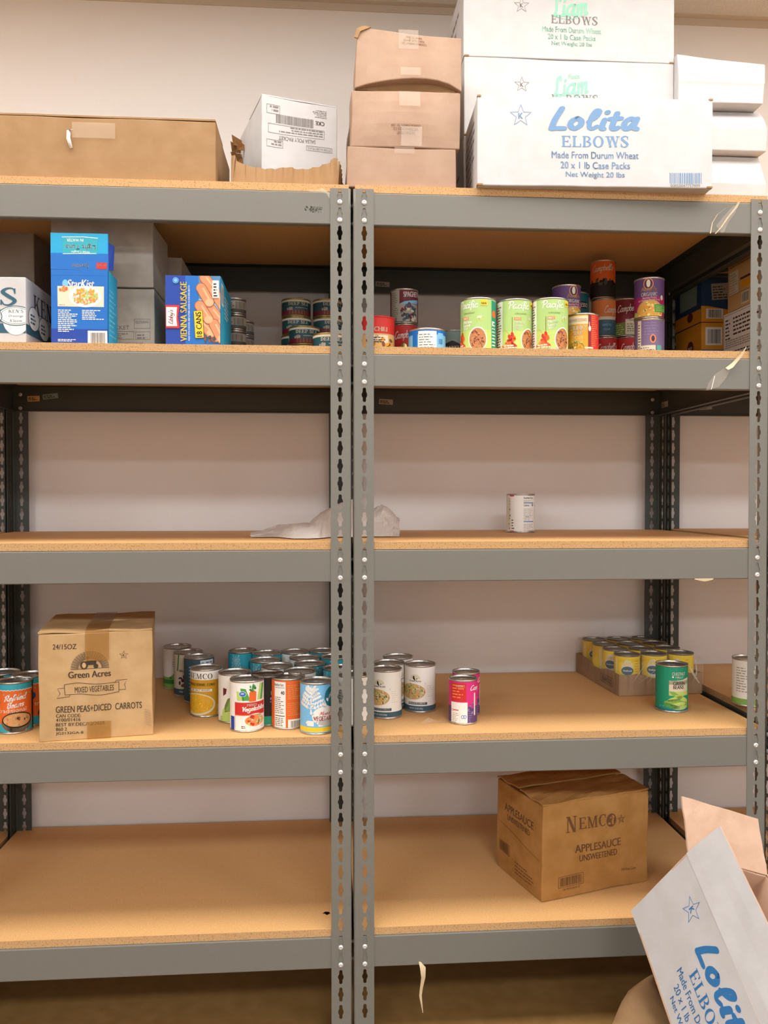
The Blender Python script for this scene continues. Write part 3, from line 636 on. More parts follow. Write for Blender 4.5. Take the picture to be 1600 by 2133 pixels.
# ---- second shelf ---------------------------------------------------------------------------
ya = .02; xb = X(54, ya, 640); xa = -.947; W = xb-xa; H = zt(30, 577, ya, T2); d = .30
A = Art(); A.serif("KEN'S", W-.118, H-.060, .2, .038, 'teal_navy'); A.text('Company', W-.062, H-.073, .036, .007, 'teal_navy'); A.rect(0, .022, W, .042, 'teal_navy', 1)
for cx, cy in ((W-.083, .056), (W-.02, .058)):
    A.ell(cx, cy-.01, .026, .030, 'white', 2, 180, 360); A.ell(cx, cy, .036, .021, 'white', 3); A.ring(cx, cy, .036, .021, .0016, 'teal_navy', 4); A.ring(cx, cy, .031, .0175, .0008, 'teal_navy', 4)
    A.serif("KEN'S", cx, cy+.006, .03, .007, 'teal_navy', 4); A.text('Dressings', cx, cy-.004, .03, .006, 'teal_navy', 4, 0, .3); A.text('& Sauces', cx, cy-.013, .024, .006, 'teal_navy', 4)
S_ = Art(); S_.serif("KEN'S", .13, H-.066, .17, .042, 'ink'); S_.rect(0, .022, d, .042, 'teal_navy', 1)
for cx, cy in ((.045, .06), (.11, .05), (.18, .052)):
    S_.ell(cx, cy, .034, .026, 'white', 3); S_.ring(cx, cy, .034, .026, .0018, 'teal_navy', 4); S_.lines(cx-.02, cy-.012, cx+.02, cy+.012, 3, 'teal_navy', 4, 3, .5)
t = carton('dressing_case', 'white case with dark teal lettering and a dark band at far left', W, d, H, ((xa+xb)/2, ya+d/2, T2), 0, 'white_card', {'front': A, 'right': S_}, group=None, seed=30, wob=.0008)
GG = 'large plain grey cartons on the second shelf'
yb_ = .335; xb = X(71, yb_, 520); H = zt(40, 468, yb_, T2); carton('grey_carton', 'tall grey carton at far left behind the white lettered case', xb+.947, .24, H, ((xb-.947)/2, yb_+.12, T2), 0, 'grey_card', None, group=GG, seed=31)
# blue tuna carton with its lid standing up
ys = .014; xa, xb = X(106.5, ys, 640), X(225.5, ys, 640); W = xb-xa; H = zt(165, 562, ys, T2); H2 = zt(165, 486, ys, T2)-H; d = .075
kx = W/120; A = Art(); A.rect(0, 0, W, H, 'blue', 0); A.rect(0, H-.012, W, H, 'blue', 1)
for i in range(5): A.rect(0, H*.1*i, W, H*.1*(i+1), 'blue_dark' if i < 2 else 'blue', 1)
A.text('StarKist', W*.52, H-.038, W*.48, .017, 'white', 3, .03, .25); A.rect(W*.32, H-.044, W*.8, H-.040, 'sky', 3); A.ell(W*.25, H-.03, .006, .009, 'sky', 3)
A.rect(W*.115, H*.50, W*.93, H*.775, 'cream', 3); A.ell(W*.60, H*.637, .034, .022, 'white', 4)
A.blobs(W*.60, H*.637, .026, .017, ['amber', 'noodle', 'cream', 'orange_pale', 'green_pale'], 130, .0034, 5, 2); A.blobs(W*.22, H*.74, .009, .004, ['orange', 'orange_pale'], 9, .004, 5, 3); A.lines(W*.14, H*.515, W*.3, H*.54, 1, 'grey_warm', 4)
A.clipbox = None
A.lines(W*.12, H*.16, W*.46, H*.47, 12, 'white', 3, 3, .5); A.lines(W*.54, H*.33, W*.93, H*.47, 6, 'white', 3, 5, .5); A.lines(W*.12, H*.03, W*.46, H*.07, 2, 'white', 3, 6, .5)
A.rect(W*.64, .0005, W*.985, H*.18, 'white', 3); A.bars(W*.69, .001, W*.95, H*.155, 'ink', 4, 4)
S_ = Art(); S_.rect(0, 0, d, H, 'cyan', 1); S_.lines(.01, .02, d-.01, H-.03, 10, 'sky', 2, 4, .3)
t = carton('tuna_carton', 'opened blue tuna carton, its lid flap standing up, with a pasta bowl picture', W, d, H, ((xa+xb)/2, ys+d/2, T2), 0, 'blue', {'front': A, 'right': S_}, cat='box', seed=32, wob=.0006)
B = Art(); B.rect(0, 0, W, H2, 'cyan', 1); B.rect(0, 0, W, H2*.45, 'blue', 2)
F_ = Art(); F_.poly([(.0, .002), (.074, .0), (.072, .036), (.002, .036)], 'teal', 1); F_.line([(0, .002), (.03, .0), (.074, .001)], .0012, 'white', 2); F_.line([(.004, .034), (.072, .036)], .001, 'white', 2)
F_.text('Wild Caught', .036, .028, .038, .006, 'white', 2); F_.text('Light Tuna', .036, .0145, .062, .0115, 'white', 2, .02); F_.text('IN WATER', .047, .004, .034, .006, 'white', 2)
B.add(F_, W*.83, H2*.90, 1, pi, 2); Q = Art(); Q.text('StarKist', 0, 0, .036, .008, 'white', 3, .02, .2); B.add(Q, W*.52, .012, 1, pi, 1)
B.rect(W*.8, .002, W*.985, .0155, 'red', 4); Q = Art(); Q.text('10 Pack', 0, 0, .018, .005, 'white', 5, .02); B.add(Q, W*.89, .012, 1, pi)
bm = bmesh.new(); nm = ['blue']
box(bm, (-W/2+.001, -d/2-.0002, H), (W/2+.001, -d/2+.001, H+H2)); lay(bm, B, lambda x, y, l: (x-W/2, -d/2-.0003-.00018*l, H+y), nm, W/4, H2/3)
obj('lid_flap', mesh_of('lid_flap', bm, nm), t)
bm = bmesh.new(); v = [bm.verts.new(p) for p in ((W/2-.004, -d/2+.006, H+.002), (W/2+.006, -d/2+.02, H+.004), (W/2+.009, -d/2+.02, H+.056), (W/2-.004, -d/2+.006, H+.062))]; bm.faces.new(v)
o = obj('side_tab', mesh_of('side_tab', bm, ['blue_dark']), t); mod_solid(o, .0006, 0)
# big grey cartons behind the blue one
yg = .125; xa, xb = X(112, yg, 600), X(321, yg, 600); W = xb-xa; d = .17; h1 = zt(280, 600, yg, T2); h2 = zt(220, 460, yg, T2)-h1-.002
A = Art(); A.frame(W*.79, .056, W*.955, .078, .0008, 'grey_ink', 1); A.text('REDISTR BRAND', W*.872, .068, .03, .006, 'grey_ink'); A.frame(W*.805, .031, W*.955, .049, .0008, 'grey_ink', 1); A.lines(W*.82, .033, W*.93, .046, 2, 'grey_ink', 1, 3, .5)
A.text('PACKET', W*.64, .054, .045, .009, 'grey_ink'); A.frame(W*.5, .032, W*.79, .050, .0008, 'grey_ink', 1); A.lines(W*.52, .034, W*.77, .048, 3, 'grey_ink', 1, 5, .45); A.text('01/08/2025 WRAP1', W*.74, .019, .062, .0055, 'grey_ink'); A.bars(W*.55, .0005, W*.86, .013, 'ink', 1, 6)
carton('grey_carton', 'lower grey printed carton with a barcode, right of the blue tuna carton', W, d, h1, ((xa+xb)/2, yg+d/2, T2), 0, 'grey_card', {'front': A}, group=GG, seed=33)
carton('grey_carton', 'upper plain grey carton stacked behind the blue tuna carton', W+.004, d, h2, ((xa+xb)/2-.003, yg+d/2, T2+h1+.002), 0, 'grey_card', None, group=GG, seed=34)
yk = .31; xa, xb = X(300, yk, 600), X(379, yk, 600); H = zt(360, 536, yk, T2); carton('grey_carton', 'grey carton behind the blue sausage carton, mostly hidden', xb-xa, .2, H, ((xa+xb)/2, yk+.1, T2), 0, 'grey_card', None, group=GG, seed=35)
# sausage carton
ys = .012; xa, xb = X(344.5, ys, 650), X(459.5, ys, 650); W = xb-xa; H = zt(400, 574, ys, T2); d = .2
A = Art(); A.rect(0, 0, W, H, 'blue_dark', 0); A.rect(W*.36, 0, W, H, 'blue', 1); A.rect(W*.5, H*.5, W, H, 'sky', 1); A.rect(W*.62, H*.3, W, H*.62, 'sky', 1)
q = random.Random(3)
mat('sausage_edge', '9c5533', .6)
def saus(cx, cy, l_, a, l):
    c_, s_ = cos(a), sin(a)
    for r, m, k, e in ((.0113, 'sausage_edge', l, .0), (.0098, 'sausage', l+1, .0)):
        A.poly([(cx+x*c_-y*s_, cy+x*s_+y*c_) for x, y in [(-l_/2, -r), (l_/2, -r), (l_/2, r), (-l_/2, r)]], m, k); A.ell(cx-c_*l_/2, cy-s_*l_/2, r, r, m, k); A.ell(cx+c_*l_/2, cy+s_*l_/2, r, r, m, k)
    A.poly([(cx+x*c_-y*s_, cy+x*s_+y*c_) for x, y in [(-l_*.45, .001), (l_*.4, .001), (l_*.4, .005), (-l_*.45, .005)]], 'sausage_lt', l+2)
    A.ell(cx+c_*l_*.52, cy+s_*l_*.52, .0088, .0078, 'sausage_lt', l+2)
for cx, cy, a in ((W*.80, H*.88, -.9), (W*.97, H*.66, -1.0), (W*.72, H*.72, -1.05), (W*.70, H*.47, -1.0), (W*.93, H*.42, -.9), (W*.72, H*.26, -.8), (W*.95, H*.2, -1.1)): saus(cx, cy, .034, a, 2+3*(q.randrange(2)))
A.blobs(W*.78, H*.08, .018, .008, ['grey_dark', 'sausage', 'brown'], 14, .005, 7, 4)
A.text('VIENNA SAUSAGE', W*.33, H*.43, H*.86, .0135, 'yellow', 9, .02, 0, pi/2); A.text('MADE WITH CHICKEN, BEEF & PORK ADDED IN CHICKEN BROTH', W*.43, H*.44, H*.8, .0042, 'white', 9, 0, 0, pi/2)
A.poly([(W*.01, H*.235), (W*.26, H*.235), (W*.23, H*.40), (W*.26, H*.57), (W*.01, H*.57)], 'red', 9); A.poly([(W*.02, H*.265), (W*.215, H*.265), (W*.195, H*.4), (W*.215, H*.54), (W*.02, H*.54)], 'white', 10); A.script("Libby's", W*.115, H*.35, H*.22, .013, 'red_dark', 11, .2, .2, pi/2)
Q = Art(); Q.rect(-H*.2, -.0095, H*.2, .0095, 'ink', 0); Q.rect(-H*.195, -.0088, H*.195, .0088, 'yellow', 1); Q.text('18 CANS', 0, -.006, H*.36, .0115, 'ink_dark', 2, .02); A.add(Q, W*.605, H*.295, 1, pi/2+.06, 10)
A.ell(W*.19, H*.925, .0062, .0062, 'sky', 9); A.ring(W*.19, H*.925, .005, .005, .0012, 'blue', 10); A.frame(W*.85, H*.68, W*.97, H*.93, .003, 'white', 9); A.rect(W*.86, H*.69, W*.96, H*.92, 'white', 8); A.lines(W*.87, H*.7, W*.95, H*.91, 5, 'ink', 10, 3, .5)
S_ = Art(); S_.rect(0, 0, d, H, 'cyan', 1); S_.rect(.012, H*.62, .05, H*.92, 'white', 2); S_.bars(.016, H*.64, .046, H*.9, 'ink', 3, 5); S_.lines(.07, H*.5, .15, H*.86, 6, 'white', 2, 6, .3)
carton('sausage_carton', 'blue sausage carton with yellow lettering, beside the grey cartons', W, d, H, ((xa+xb)/2, ys+d/2, T2), 0, 'cyan', {'front': A, 'right': S_}, seed=36, wob=.0005)
# cartons at the right end of the second shelf
yq = .43; xa, xb = X(1461, yq, 650), X(1522, yq, 650); W = xb-xa; d = .165; h1 = zt(1490, 672, yq, T2); h2 = zt(1490, 578, yq, T2)-h1-.001
A = Art(); A.rect(0, 0, W, h1*.52, 'blue', 1); A.rect(0, h1*.52, W, h1, 'amber', 1); A.poly(arc(W, h1*.1, W*.62, h1*.42, 180, 90, 8)+[(W, 0), (W*.38, 0)], 'white', 2); A.lines(W*.45, .002, W*.95, h1*.42, 4, 'ink', 3, 4, .4); A.rect(W*.14, h1*.6, W*.72, h1*.92, 'white', 2); A.bars(W*.22, h1*.63, W*.68, h1*.88, 'ink', 3, 5)
SL = Art(); SL.rect(0, h1*.4, d, h1, 'amber', 1); SL.rect(0, 0, d, h1*.4, 'navy', 1); SL.ell(d*.6, h1*.62, .02, .018, 'maroon', 2); SL.text('BEEF', d*.6, h1*.58, .026, .008, 'white', 3, .03)
carton('meal_carton', 'lower blue and orange carton with a barcode, far right on the second shelf', W, d, h1, ((xa+xb)/2, yq+d/2, T2), 0, 'amber', {'front': A, 'left': SL}, seed=40, wob=.0006)
A = Art(); A.rect(0, h2*.36, W, h2, 'navy', 1); A.rect(0, 0, W, h2*.38, 'amber', 1); A.poly([(0, h2*.38), (W, h2*.28), (W, h2*.5), (0, h2*.5)], 'navy', 2); Q = Art(); Q.rect(0, 0, W*.62, h2*.36, 'grey_warm', 3); Q.lines(W*.05, h2*.03, W*.56, h2*.33, 5, 'ink', 4, 3, .45); A.add(Q, W*.37, h2*.49, 1, .09); A.rect(W*.17, h2*.08, W*.75, h2*.3, 'white', 3); A.bars(W*.25, h2*.1, W*.7, h2*.28, 'ink', 4, 6)
SL = Art(); SL.rect(0, 0, d, h2*.3, 'amber', 1); SL.rect(0, h2*.3, d, h2, 'navy', 1); SL.rect(d*.2, h2*.42, d*.85, h2*.86, 'grey_teal', 2); SL.ell(d*.6, h2*.2, .018, .013, 'maroon', 2)
carton('meal_carton', 'upper navy and orange carton with a paper note, on the blue and orange one', W, d, h2, ((xa+xb)/2-.001, yq+d/2, T2+h1+.001), 0, 'navy', {'front': A, 'left': SL}, seed=41, wob=.0006)
yR = .335; xa = X(1508, yR, 690); xb = xa+.24; H = zt(1508, 657, yR, T2); W = xb-xa; d = .28
SL = Art(); SL.rect(0, H*.2, d, H, 'white', 1); SL.rect(0, 0, d, H*.2, 'navy', 1); SL.frame(.004, H*.24, d-.004, H*.97, .001, 'ink', 2)
SL.lines(.01, H*.55, .04, H*.93, 6, 'ink', 2, 3, .4); SL.lines(.05, H*.6, d*.7, H*.93, 5, 'ink', 2, 4, .45); SL.lines(.01, H*.4, d-.02, H*.55, 4, 'grey_warm', 2, 5, .6); SL.lines(.01, H*.26, d-.03, H*.36, 2, 'ink', 2, 6, .45)
carton('meal_carton', 'lower white and navy carton covered in small print, beside the right front post', W, d, H, ((xa+xb)/2, yR-d/2, T2), 0, 'white_card', {'left': SL}, seed=42, wob=.0006)
yS = .315; xa2 = X(1517, yS, 600); H2 = zt(1517, 541, yS, T2)-H-.001; W2 = .24; d2 = .26
SL = Art(); SL.rect(0, 0, d2, H2, 'tan', 1); SL.rect(.01, H2*.3, .055, H2*.72, 'cream', 2); SL.lines(.012, H2*.32, .053, H2*.7, 8, 'grey_warm', 3, 3, .4); SL.lines(.01, H2*.8, d2-.02, H2*.95, 3, 'brown', 2, 4, .3); SL.rect(.07, H2*.35, d2-.02, H2*.48, 'amber', 2); SL.rect(.065, H2*.5, d2-.02, H2*.54, 'ink', 2); SL.rect(.07, H2*.05, .11, H2*.27, 'cream', 2); SL.bars(.073, H2*.08, .107, H2*.25, 'grey_dark', 3, 3); SL.line([(.004, H2*.29), (d2-.004, H2*.29)], .001, 'brown', 3)
carton('meal_carton', 'upper tan printed carton on the white and navy one, beside the right front post', W2, d2, H2, (xa2+W2/2, yS-d2/2, T2+H+.001), 0, 'kraft_tan', {'left': SL}, seed=43, wob=.0006)

# ---- fourth shelf: vegetable carton ---------------------------------------------------------
P0, P1 = onz(81, 1547, T4), onz(318, 1531, T4); H = ony(78, 1322, P0.y).z-T4; q_ = onz(326, 1277, T4+H); d = max(.2, min(.36, (q_-P1).y)); w_, rz, c = front_place(P0, P1, d)
A = Art(); k = w_/237; hh = H/226; fx = lambda u: (u-80)*k; fy = lambda v, u=190: (1548-(u-80)*.07-v)*hh
ink = 'ink'
A.text('24/15OZ', fx(135), fy(1351, 135), 49*k, 11*hh, ink, 2, .01)
A.star(fx(256), fy(1361, 256), 10*k, ink, 2, .001)
cx, cy = fx(186), fy(1391, 186)
for i in range(41):
    a = radians(180*i/40); A.line([(cx+24*k*cos(a), cy+22*k*sin(a)), (cx+39*k*cos(a), cy+39*k*sin(a))], .0009 if i % 2 else .0013, ink, 2)
A.line([(cx-39*k, cy), (cx+39*k, cy)], .001, ink, 2)
A.poly([(cx-12*k, cy+8*k), (cx+12*k, cy+8*k), (cx+14*k, cy+18*k), (cx-2*k, cy+19*k), (cx-12*k, cy+15*k)], ink, 3); A.ell(cx-12*k, cy+8*k, 8*k, 9*k, ink, 3); A.ell(cx-12*k, cy+8*k, 4*k, 6*k, 'tan', 4); A.ell(cx+12*k, cy+5*k, 5*k, 5*k, ink, 3); A.rect(cx-5*k, cy+18*k, cx-3.4*k, cy+26*k, ink, 3); A.ell(cx-4*k, cy+25*k, 3*k, 3*k, ink, 3)
A.text('Green Acres', fx(185), fy(1410, 185), 88*k, 14*hh, ink, 2, .028)
rb = lambda u, v: (fx(u), fy(v, u))
A.line(catmull([rb(132, 1427), rb(160, 1422), rb(200, 1424), rb(246, 1419)], 6), .0011, ink, 2); A.line(catmull([rb(133, 1448), rb(165, 1445), rb(205, 1447), rb(246, 1440)], 6), .0011, ink, 2)
for P in ([(132, 1427), (133, 1448)], [(246, 1419), (246, 1440)], [(132, 1434), (118, 1436), (123, 1446), (116, 1456), (142, 1451), (143, 1447)], [(246, 1436), (261, 1434), (258, 1424), (264, 1413), (240, 1416), (237, 1421)]): A.line([rb(*p) for p in P], .0011, ink, 2)
A.text('MIXED VEGETABLES', fx(194), fy(1440, 194), 82*k, 12*hh, ink, 3, .006)
A.text('GREEN PEAS+DICED  CARROTS', fx(204), fy(1479.5, 204), 181*k, 13.5*hh, ink, 2, .014)
for i, (s_, ww) in enumerate((('CAN CODE:', 52), ('4100/01416', 51), ('BEST BY:DEC/12/2028', 101), ('860 2', 23), ('JG2132GA-8', 57))): A.text(s_, fx(114)+ww*k/2, fy((1495.5, 1504, 1514, 1523.5, 1533)[i], 118), ww*k, 7*hh, ink, 2, .014)
for i in range(7): A.line([(fx(300), fy(1505-i*5, 300)), (fx(312), fy(1510-i*5, 312))], .0012, 'kraft_pale', 2)
t = carton('vegetable_carton', 'kraft mixed vegetables carton with a tractor drawing, overhanging the fourth shelf edge', w_, d, H, c, rz, 'kraft_tan', {'front': A}, seed=50, wob=.0018)
lipflap('top_flap', t, (-w_/2, -d/2, H+.003), (w_/2, -.001, H+.004), 'kraft_tan', 4, .003, .004); lipflap('top_flap', t, (-w_/2, .001, H+.004), (w_/2, d/2, H+.003), 'kraft_tan', 7, .003, .004)
tx = fx(201)-w_/2; strip('tape', t, (tx, [(-d/2-.003, fy(1373, 200)), (-d/2-.0026, H-.003), (-d/2-.001, H+.005), (-d/4, H+.0085), (0, H+.0085), (d/2, H+.007)]), 50*k, 'tape_brown'); strip('tape', t, (tx+.003, [(-d/2-.003, .001), (-d/2-.003, fy(1502, 200))]), 50*k, 'tape_brown')

# ---- fifth shelf: applesauce carton ---------------------------------------------------------
Aq, Lq, Rq = onz(1130, 1881, T5), onz(1024, 1803, T5), onz(1350, 1835, T5); H = ony(1129.4, 1681, Aq.y).z-T5; d = (Lq-Aq).length*.98; w_, rz, c = front_place(Aq, Rq, d)
A = Art(); fx = lambda u: (u-1130)/220*w_; bi = 'brown_ink'
A.serif('N', w_*.265, H*.68, w_*.095, H*.17, bi); A.serif('EMC', w_*.455, H*.70, w_*.25, H*.125, bi); A.ell(w_*.635, H*.745, H*.066, H*.07, bi, 2); A.blobs(w_*.635, H*.745, H*.045, H*.05, ['kraft_brown'], 9, H*.02, 3, 5); A.star(w_*.735, H*.735, H*.055, bi, 2, .0016, None)
A.star(w_*.735, H*.735, H*.03, bi, 2, .001, None)
A.text('APPLESAUCE', w_*.51, H*.455, w_*.44, H*.085, bi, 2, .022); A.text('UNSWEETENED', w_*.51, H*.355, w_*.365, H*.07, bi, 2, .022)
A.frame(w_*.145, H*.115, w_*.365, H*.235, .001, bi, 1); A.bars(w_*.16, H*.13, w_*.35, H*.22, bi, 2, 6); A.text('1 00 78742 05021 8', w_*.255, H*.08, w_*.15, H*.022, bi); A.text('24/15oz Cans', w_*.81, H*.165, w_*.15, H*.03, bi)
S_ = Art(); S_.text('APPLESAUCE', d*.5, H*.69, d*.66, H*.085, bi, 2, .01); S_.text('UNSWEETENED', d*.5, H*.60, d*.52, H*.06, bi, 2, .01); S_.frame(d*.06, H*.22, d*.30, H*.34, .001, bi, 1); S_.bars(d*.08, H*.23, d*.28, H*.33, bi, 2, 7); S_.lines(d*.42, H*.1, d*.85, H*.25, 4, bi, 1, 4, .3); S_.line([(d*.05, H*.54), (d*.95, H*.42)], .001, bi, 1)
t = carton('applesauce_carton', 'brown applesauce carton standing askew on the lowest shelf of the middle unit', w_, d, H, c, rz, 'kraft_brown', {'front': A, 'left': S_}, seed=55, wob=.002)
lipflap('top_flap', t, (-w_/2, -d/2, H+.003), (w_/2, -.004, H+.007), 'kraft_brown', 8, .006, .004); lipflap('top_flap', t, (-w_/2, .002, H+.009), (w_/2, d/2, H+.004), 'kraft_brown', 9, .006, .004)

# ---- foreground: opened white pasta case leaning on an open kraft carton --------------------
K_ = 1.02; a_, b_, i_ = Vector((.0021, -.8661, -.4999)).normalized(), Vector((.3922, -.4591, .7971)).normalized(), Vector((.9199, .1977, -.3387)).normalized()
C0 = CAM+(Vector((.60152, -.25163, .48757))-CAM)*K_; fw_, fh, fl = .495*K_, .19*K_, .195*K_
low = C0+a_*fw_-b_*fh+i_*fl; C0 = C0+Vector((0, 0, max(0, .004-low.z)))
t = thing('pasta_case', 'opened white pasta case with blue print tipped up in the lower right foreground', 'box', C0+a_*fw_-b_*fh)
def panel(name, O, U, V, lu, lv, nu=10, nv=6, art=None, seed=0, wob=.0012, out=None, trim=None):
    bm = bmesh.new(); nm = ['white_card', 'kraft_inside']; th_ = .0038
    N = U.cross(V).normalized(); flip = N.dot(out) < 0; N = -N if flip else N
    f = lambda s, r: O+U*(lu*s)+V*(lv*r)+N*(wob*noise.noise(Vector((s*4+seed, r*3, seed*1.3))))-t.location
    ou = [[bm.verts.new(f(i/nu, j/nv)) for j in range(nv+1)] for i in range(nu+1)]
    inn = [[bm.verts.new(f(i/nu, j/nv)-N*th_) for j in range(nv+1)] for i in range(nu+1)]
    def face(q, mi, fl_):
        F = bm.faces.new(q[::-1] if fl_ else q); F.material_index = mi
    for i in range(nu):
        for j in range(nv):
            for G, mi, fl_ in ((ou, 0, flip), (inn, 1, not flip)): face((G[i][j], G[i+1][j], G[i+1][j+1], G[i][j+1]), mi, fl_)
    rim = [(i, 0) for i in range(nu)]+[(nu, j) for j in range(nv)]+[(i, nv) for i in range(nu, 0, -1)]+[(0, j) for j in range(nv, 0, -1)]
    for p, q in zip(rim, rim[1:]+rim[:1]): face((ou[p[0]][p[1]], inn[p[0]][p[1]], inn[q[0]][q[1]], ou[q[0]][q[1]]), 1, flip)
    if art: lay(bm, art, lambda x, y, l: f(x/lu, y/lv)+N*(.0003+.00015*l), nm, lu/nu, lv/nv)
    return obj(name, mesh_of(name, bm, nm), t)
O = C0-b_*fh
panel('front_panel', O, a_, b_, fw_, fh, 16, 8, lolita(fw_, fh, 'blue_ink_strong', False), 1, .0015, -i_)
panel('front_flap', C0, a_, (b_+i_*.13).normalized(), fw_*.992, .092, 16, 4, None, 2, .002, -i_)
panel('end_panel', O, i_, b_, fl, fh, 8, 8, None, 3, .002, -a_)
panel('end_panel', O+a_*fw_, i_, b_, fl, fh, 8, 8, None, 4, .002, a_)
panel('back_panel', O+i_*fl, a_, b_, fw_, fh, 16, 8, None, 5, .002, i_)
panel('bottom_panel', O, a_, i_, fw_, fl, 16, 8, None, 6, .001, -b_)
ef = (-a_*.098+b_*.042).normalized(); panel('end_flap', C0+i_*.002, i_, ef, fl*.99, .112, 8, 5, None, 7, .003, -a_-b_*.3)
panel('back_flap', C0+i_*fl, a_, (b_*.35+i_).normalized(), fw_*.99, .1, 16, 4, None, 8, .003, i_)
# open kraft carton on the floor under it
kx0, kx1, ky0, ky1, kh = .60, .84, -.34, -.09, .18
t2 = thing('open_carton', 'open kraft carton on the floor under the tipped white case, flap folded out', 'box', ((kx0+kx1)/2, (ky0+ky1)/2, 0)); c2 = Vector(t2.location)
bm = bmesh.new()
for A_, B_ in (((kx0, ky0), (kx1, ky0)), ((kx1, ky0), (kx1, ky1)), ((kx1, ky1), (kx0, ky1)), ((kx0, ky1), (kx0, ky0))): wallsheet(bm, Vector((*A_, .001))-c2, Vector((*B_, .001))-c2, lambda s: kh*.8, 12)
o = obj('body', mesh_of('body', bm, ['kraft', 'kraft_edge']), t2); mod_solid(o, .004, 0)
bm = bmesh.new(); n = 8; hy = (ky1, ky0+.02); top_ = [ony(1372, 2022, -.10), ony(1312, 2062, -.15), ony(1292, 2094, -.21), ony(1270, 2150, -.29)]; G = []
for i in range(n+1):
    q = i/n; a = Vector((kx0, hy[0]+(hy[1]-hy[0])*q, kh*.8)); k = min(int(q*3), 2); b = top_[k].lerp(top_[k+1], q*3-k)
    G.append([bm.verts.new(a.lerp(b, j/5)+Vector((0, 0, .012*sin(pi*j/5)))-c2) for j in range(6)])
for i in range(n):
    for j in range(5): bm.faces.new((G[i][j], G[i+1][j], G[i+1][j+1], G[i][j+1])).smooth = True
o = obj('flap', mesh_of('flap', bm, ['kraft', 'kraft_inside']), t2); mod_solid(o, .004, 0); o.modifiers[0].material_offset_rim = 1
obj('base', boxmesh('base', (kx0+.004-c2.x, ky0+.004-c2.y, .0005), (kx1-.004-c2.x, ky1-.004-c2.y, .004), 'kraft'), t2)

# ---------------------------------------------------------------- cans
NS = 60
mat('deep_teal', '1f4c55', .5); mat('purple_mid', '77648a', .5)
def can_meshes(dia, h, base, art, rim='tin', plastic=None):
    r = dia/2; rb = r-.0011
    bm = bmesh.new()
    lathe(bm, [(r-.004, .0012), (r-.0022, 0), (r-.0006, .0003), (r, .0014), (r-.0004, .0032), (rb-.0004, .004), (rb-.0004, h-.004), (r-.0004, h-.0032), (r, h-.0014), (r-.0006, h-.0002), (r-.002, h), (r-.0026, h-.0012), (r-.003, h-.0046)], NS, 0)
    body = mesh_of('body', bm, [rim])
    bm = bmesh.new()
    lathe(bm, [(r-.0029, h-.0046), (r-.006, h-.0049), (r-.0075, h-.0036), (r-.009, h-.0036), (r-.0105, h-.0046), (r*.62, h-.0046), (r*.58, h-.0040), (r*.54, h-.0046), (r*.3, h-.0044), (0, h-.0044)], NS, 0)
    lid = mesh_of('lid', bm, [rim])
    bm = bmesh.new(); nm = [base]; y0, y1 = .0042, h-.0042; R = rb+.0003
    ring = lambda z: [bm.verts.new((R*sin(2*pi*i/NS), -R*cos(2*pi*i/NS), z)) for i in range(NS)]
    a, b = ring(y0), ring(y1)
    for i in range(NS): bm.faces.new((a[i], a[(i+1) % NS], b[(i+1) % NS], b[i])).smooth = False
    A = Art(); art(A, pi*R, h)
    def at(x, y, l):
        rr = R+.00012*l; s = 2*pi*R/NS; k = math.floor(x/s+1e-7); f = x/s-k
        p, q = 2*pi*k/NS, 2*pi*(k+1)/NS
        return (rr*(sin(p)*(1-f)+sin(q)*f), -rr*(cos(p)*(1-f)+cos(q)*f), y)
    lay(bm, A, at, nm, 2*pi*R/NS, None, (-pi*R, y0+.0001, pi*R, y1-.0001))
    return body, mesh_of('label', bm, nm), lid
def wrap(A, e, y0, y1, m, l=1): A.rect(-e, y0, e, y1, m, l)
def k_refried(A, e, h):
    wrap(A, e, h*.83, h, 'teal', 1); wrap(A, e, 0, h*.3, 'teal', 1); A.rect(-e, 0, -.05, h, 'black', 2); A.rect(.05, 0, e, h, 'black', 2)
    A.rect(-.048, h*.2, .048, h*.83, 'orange', 2)
    for i in range(13): A.ell(-.048+i*.008, h*.83, .0042, .003, 'white', 3); A.ell(-.048+i*.008, h*.83-.0012, .0042, .003, 'orange', 4)
    for i in range(8): A.ell(-.04+i*.0115, h*.765, .0022, .002, 'grey_warm', 5)
    A.script('Refried', .008, h*.62, .05, .017, 'white', 6, .26, .3, .1); A.script('Beans', .007, h*.51, .037, .0135, 'white', 6, .26, .3, .1); A.text('traditional', .0, h*.42, .06, .009, 'cream', 6, 0, 0, .04)
    A.ell(.011, h*.23, .034, .023, 'brown', 5); A.poly([(-.02, h*.2), (.042, h*.2), (.03, h*.05), (-.008, h*.05)], 'cream', 5); A.ell(.011, h*.265, .033, .017, 'black', 6); A.ell(.011, h*.27, .030, .0145, 'beanlt', 7); A.blobs(.011, h*.27, .026, .012, ['bean', 'tan', 'beanlt'], 40, .004, 8, 3)
    A.ell(-.034, h*.62, .007, .008, 'navy', 6)
def k_corn(A, e, h):
    wrap(A, e, 0, h*.78, 'mustard', 1); A.rect(-e, 0, -.058, h, 'white', 2); A.rect(.04, h*.0, .044, h*.25, 'cream', 2)
    A.serif('NEMCO', -.004, h*.80, .062, .013, 'grey_dark', 3); A.text('WHOLE KERNEL CORN', -.002, h*.655, .068, .0065, 'ink_dark', 3, .03); A.rect(-.03, h*.54, .026, h*.59, 'white', 3); A.text('NO SALT ADDED', -.002, h*.55, .048, .004, 'ink_dark', 4, .02)
    A.ell(-.012, h*.27, .046, .026, 'cream', 3); A.ell(-.012, h*.28, .042, .0225, 'corn', 4); A.blobs(-.012, h*.28, .039, .02, ['corn', 'yellow', 'amber'], 150, .0022, 5, 4)
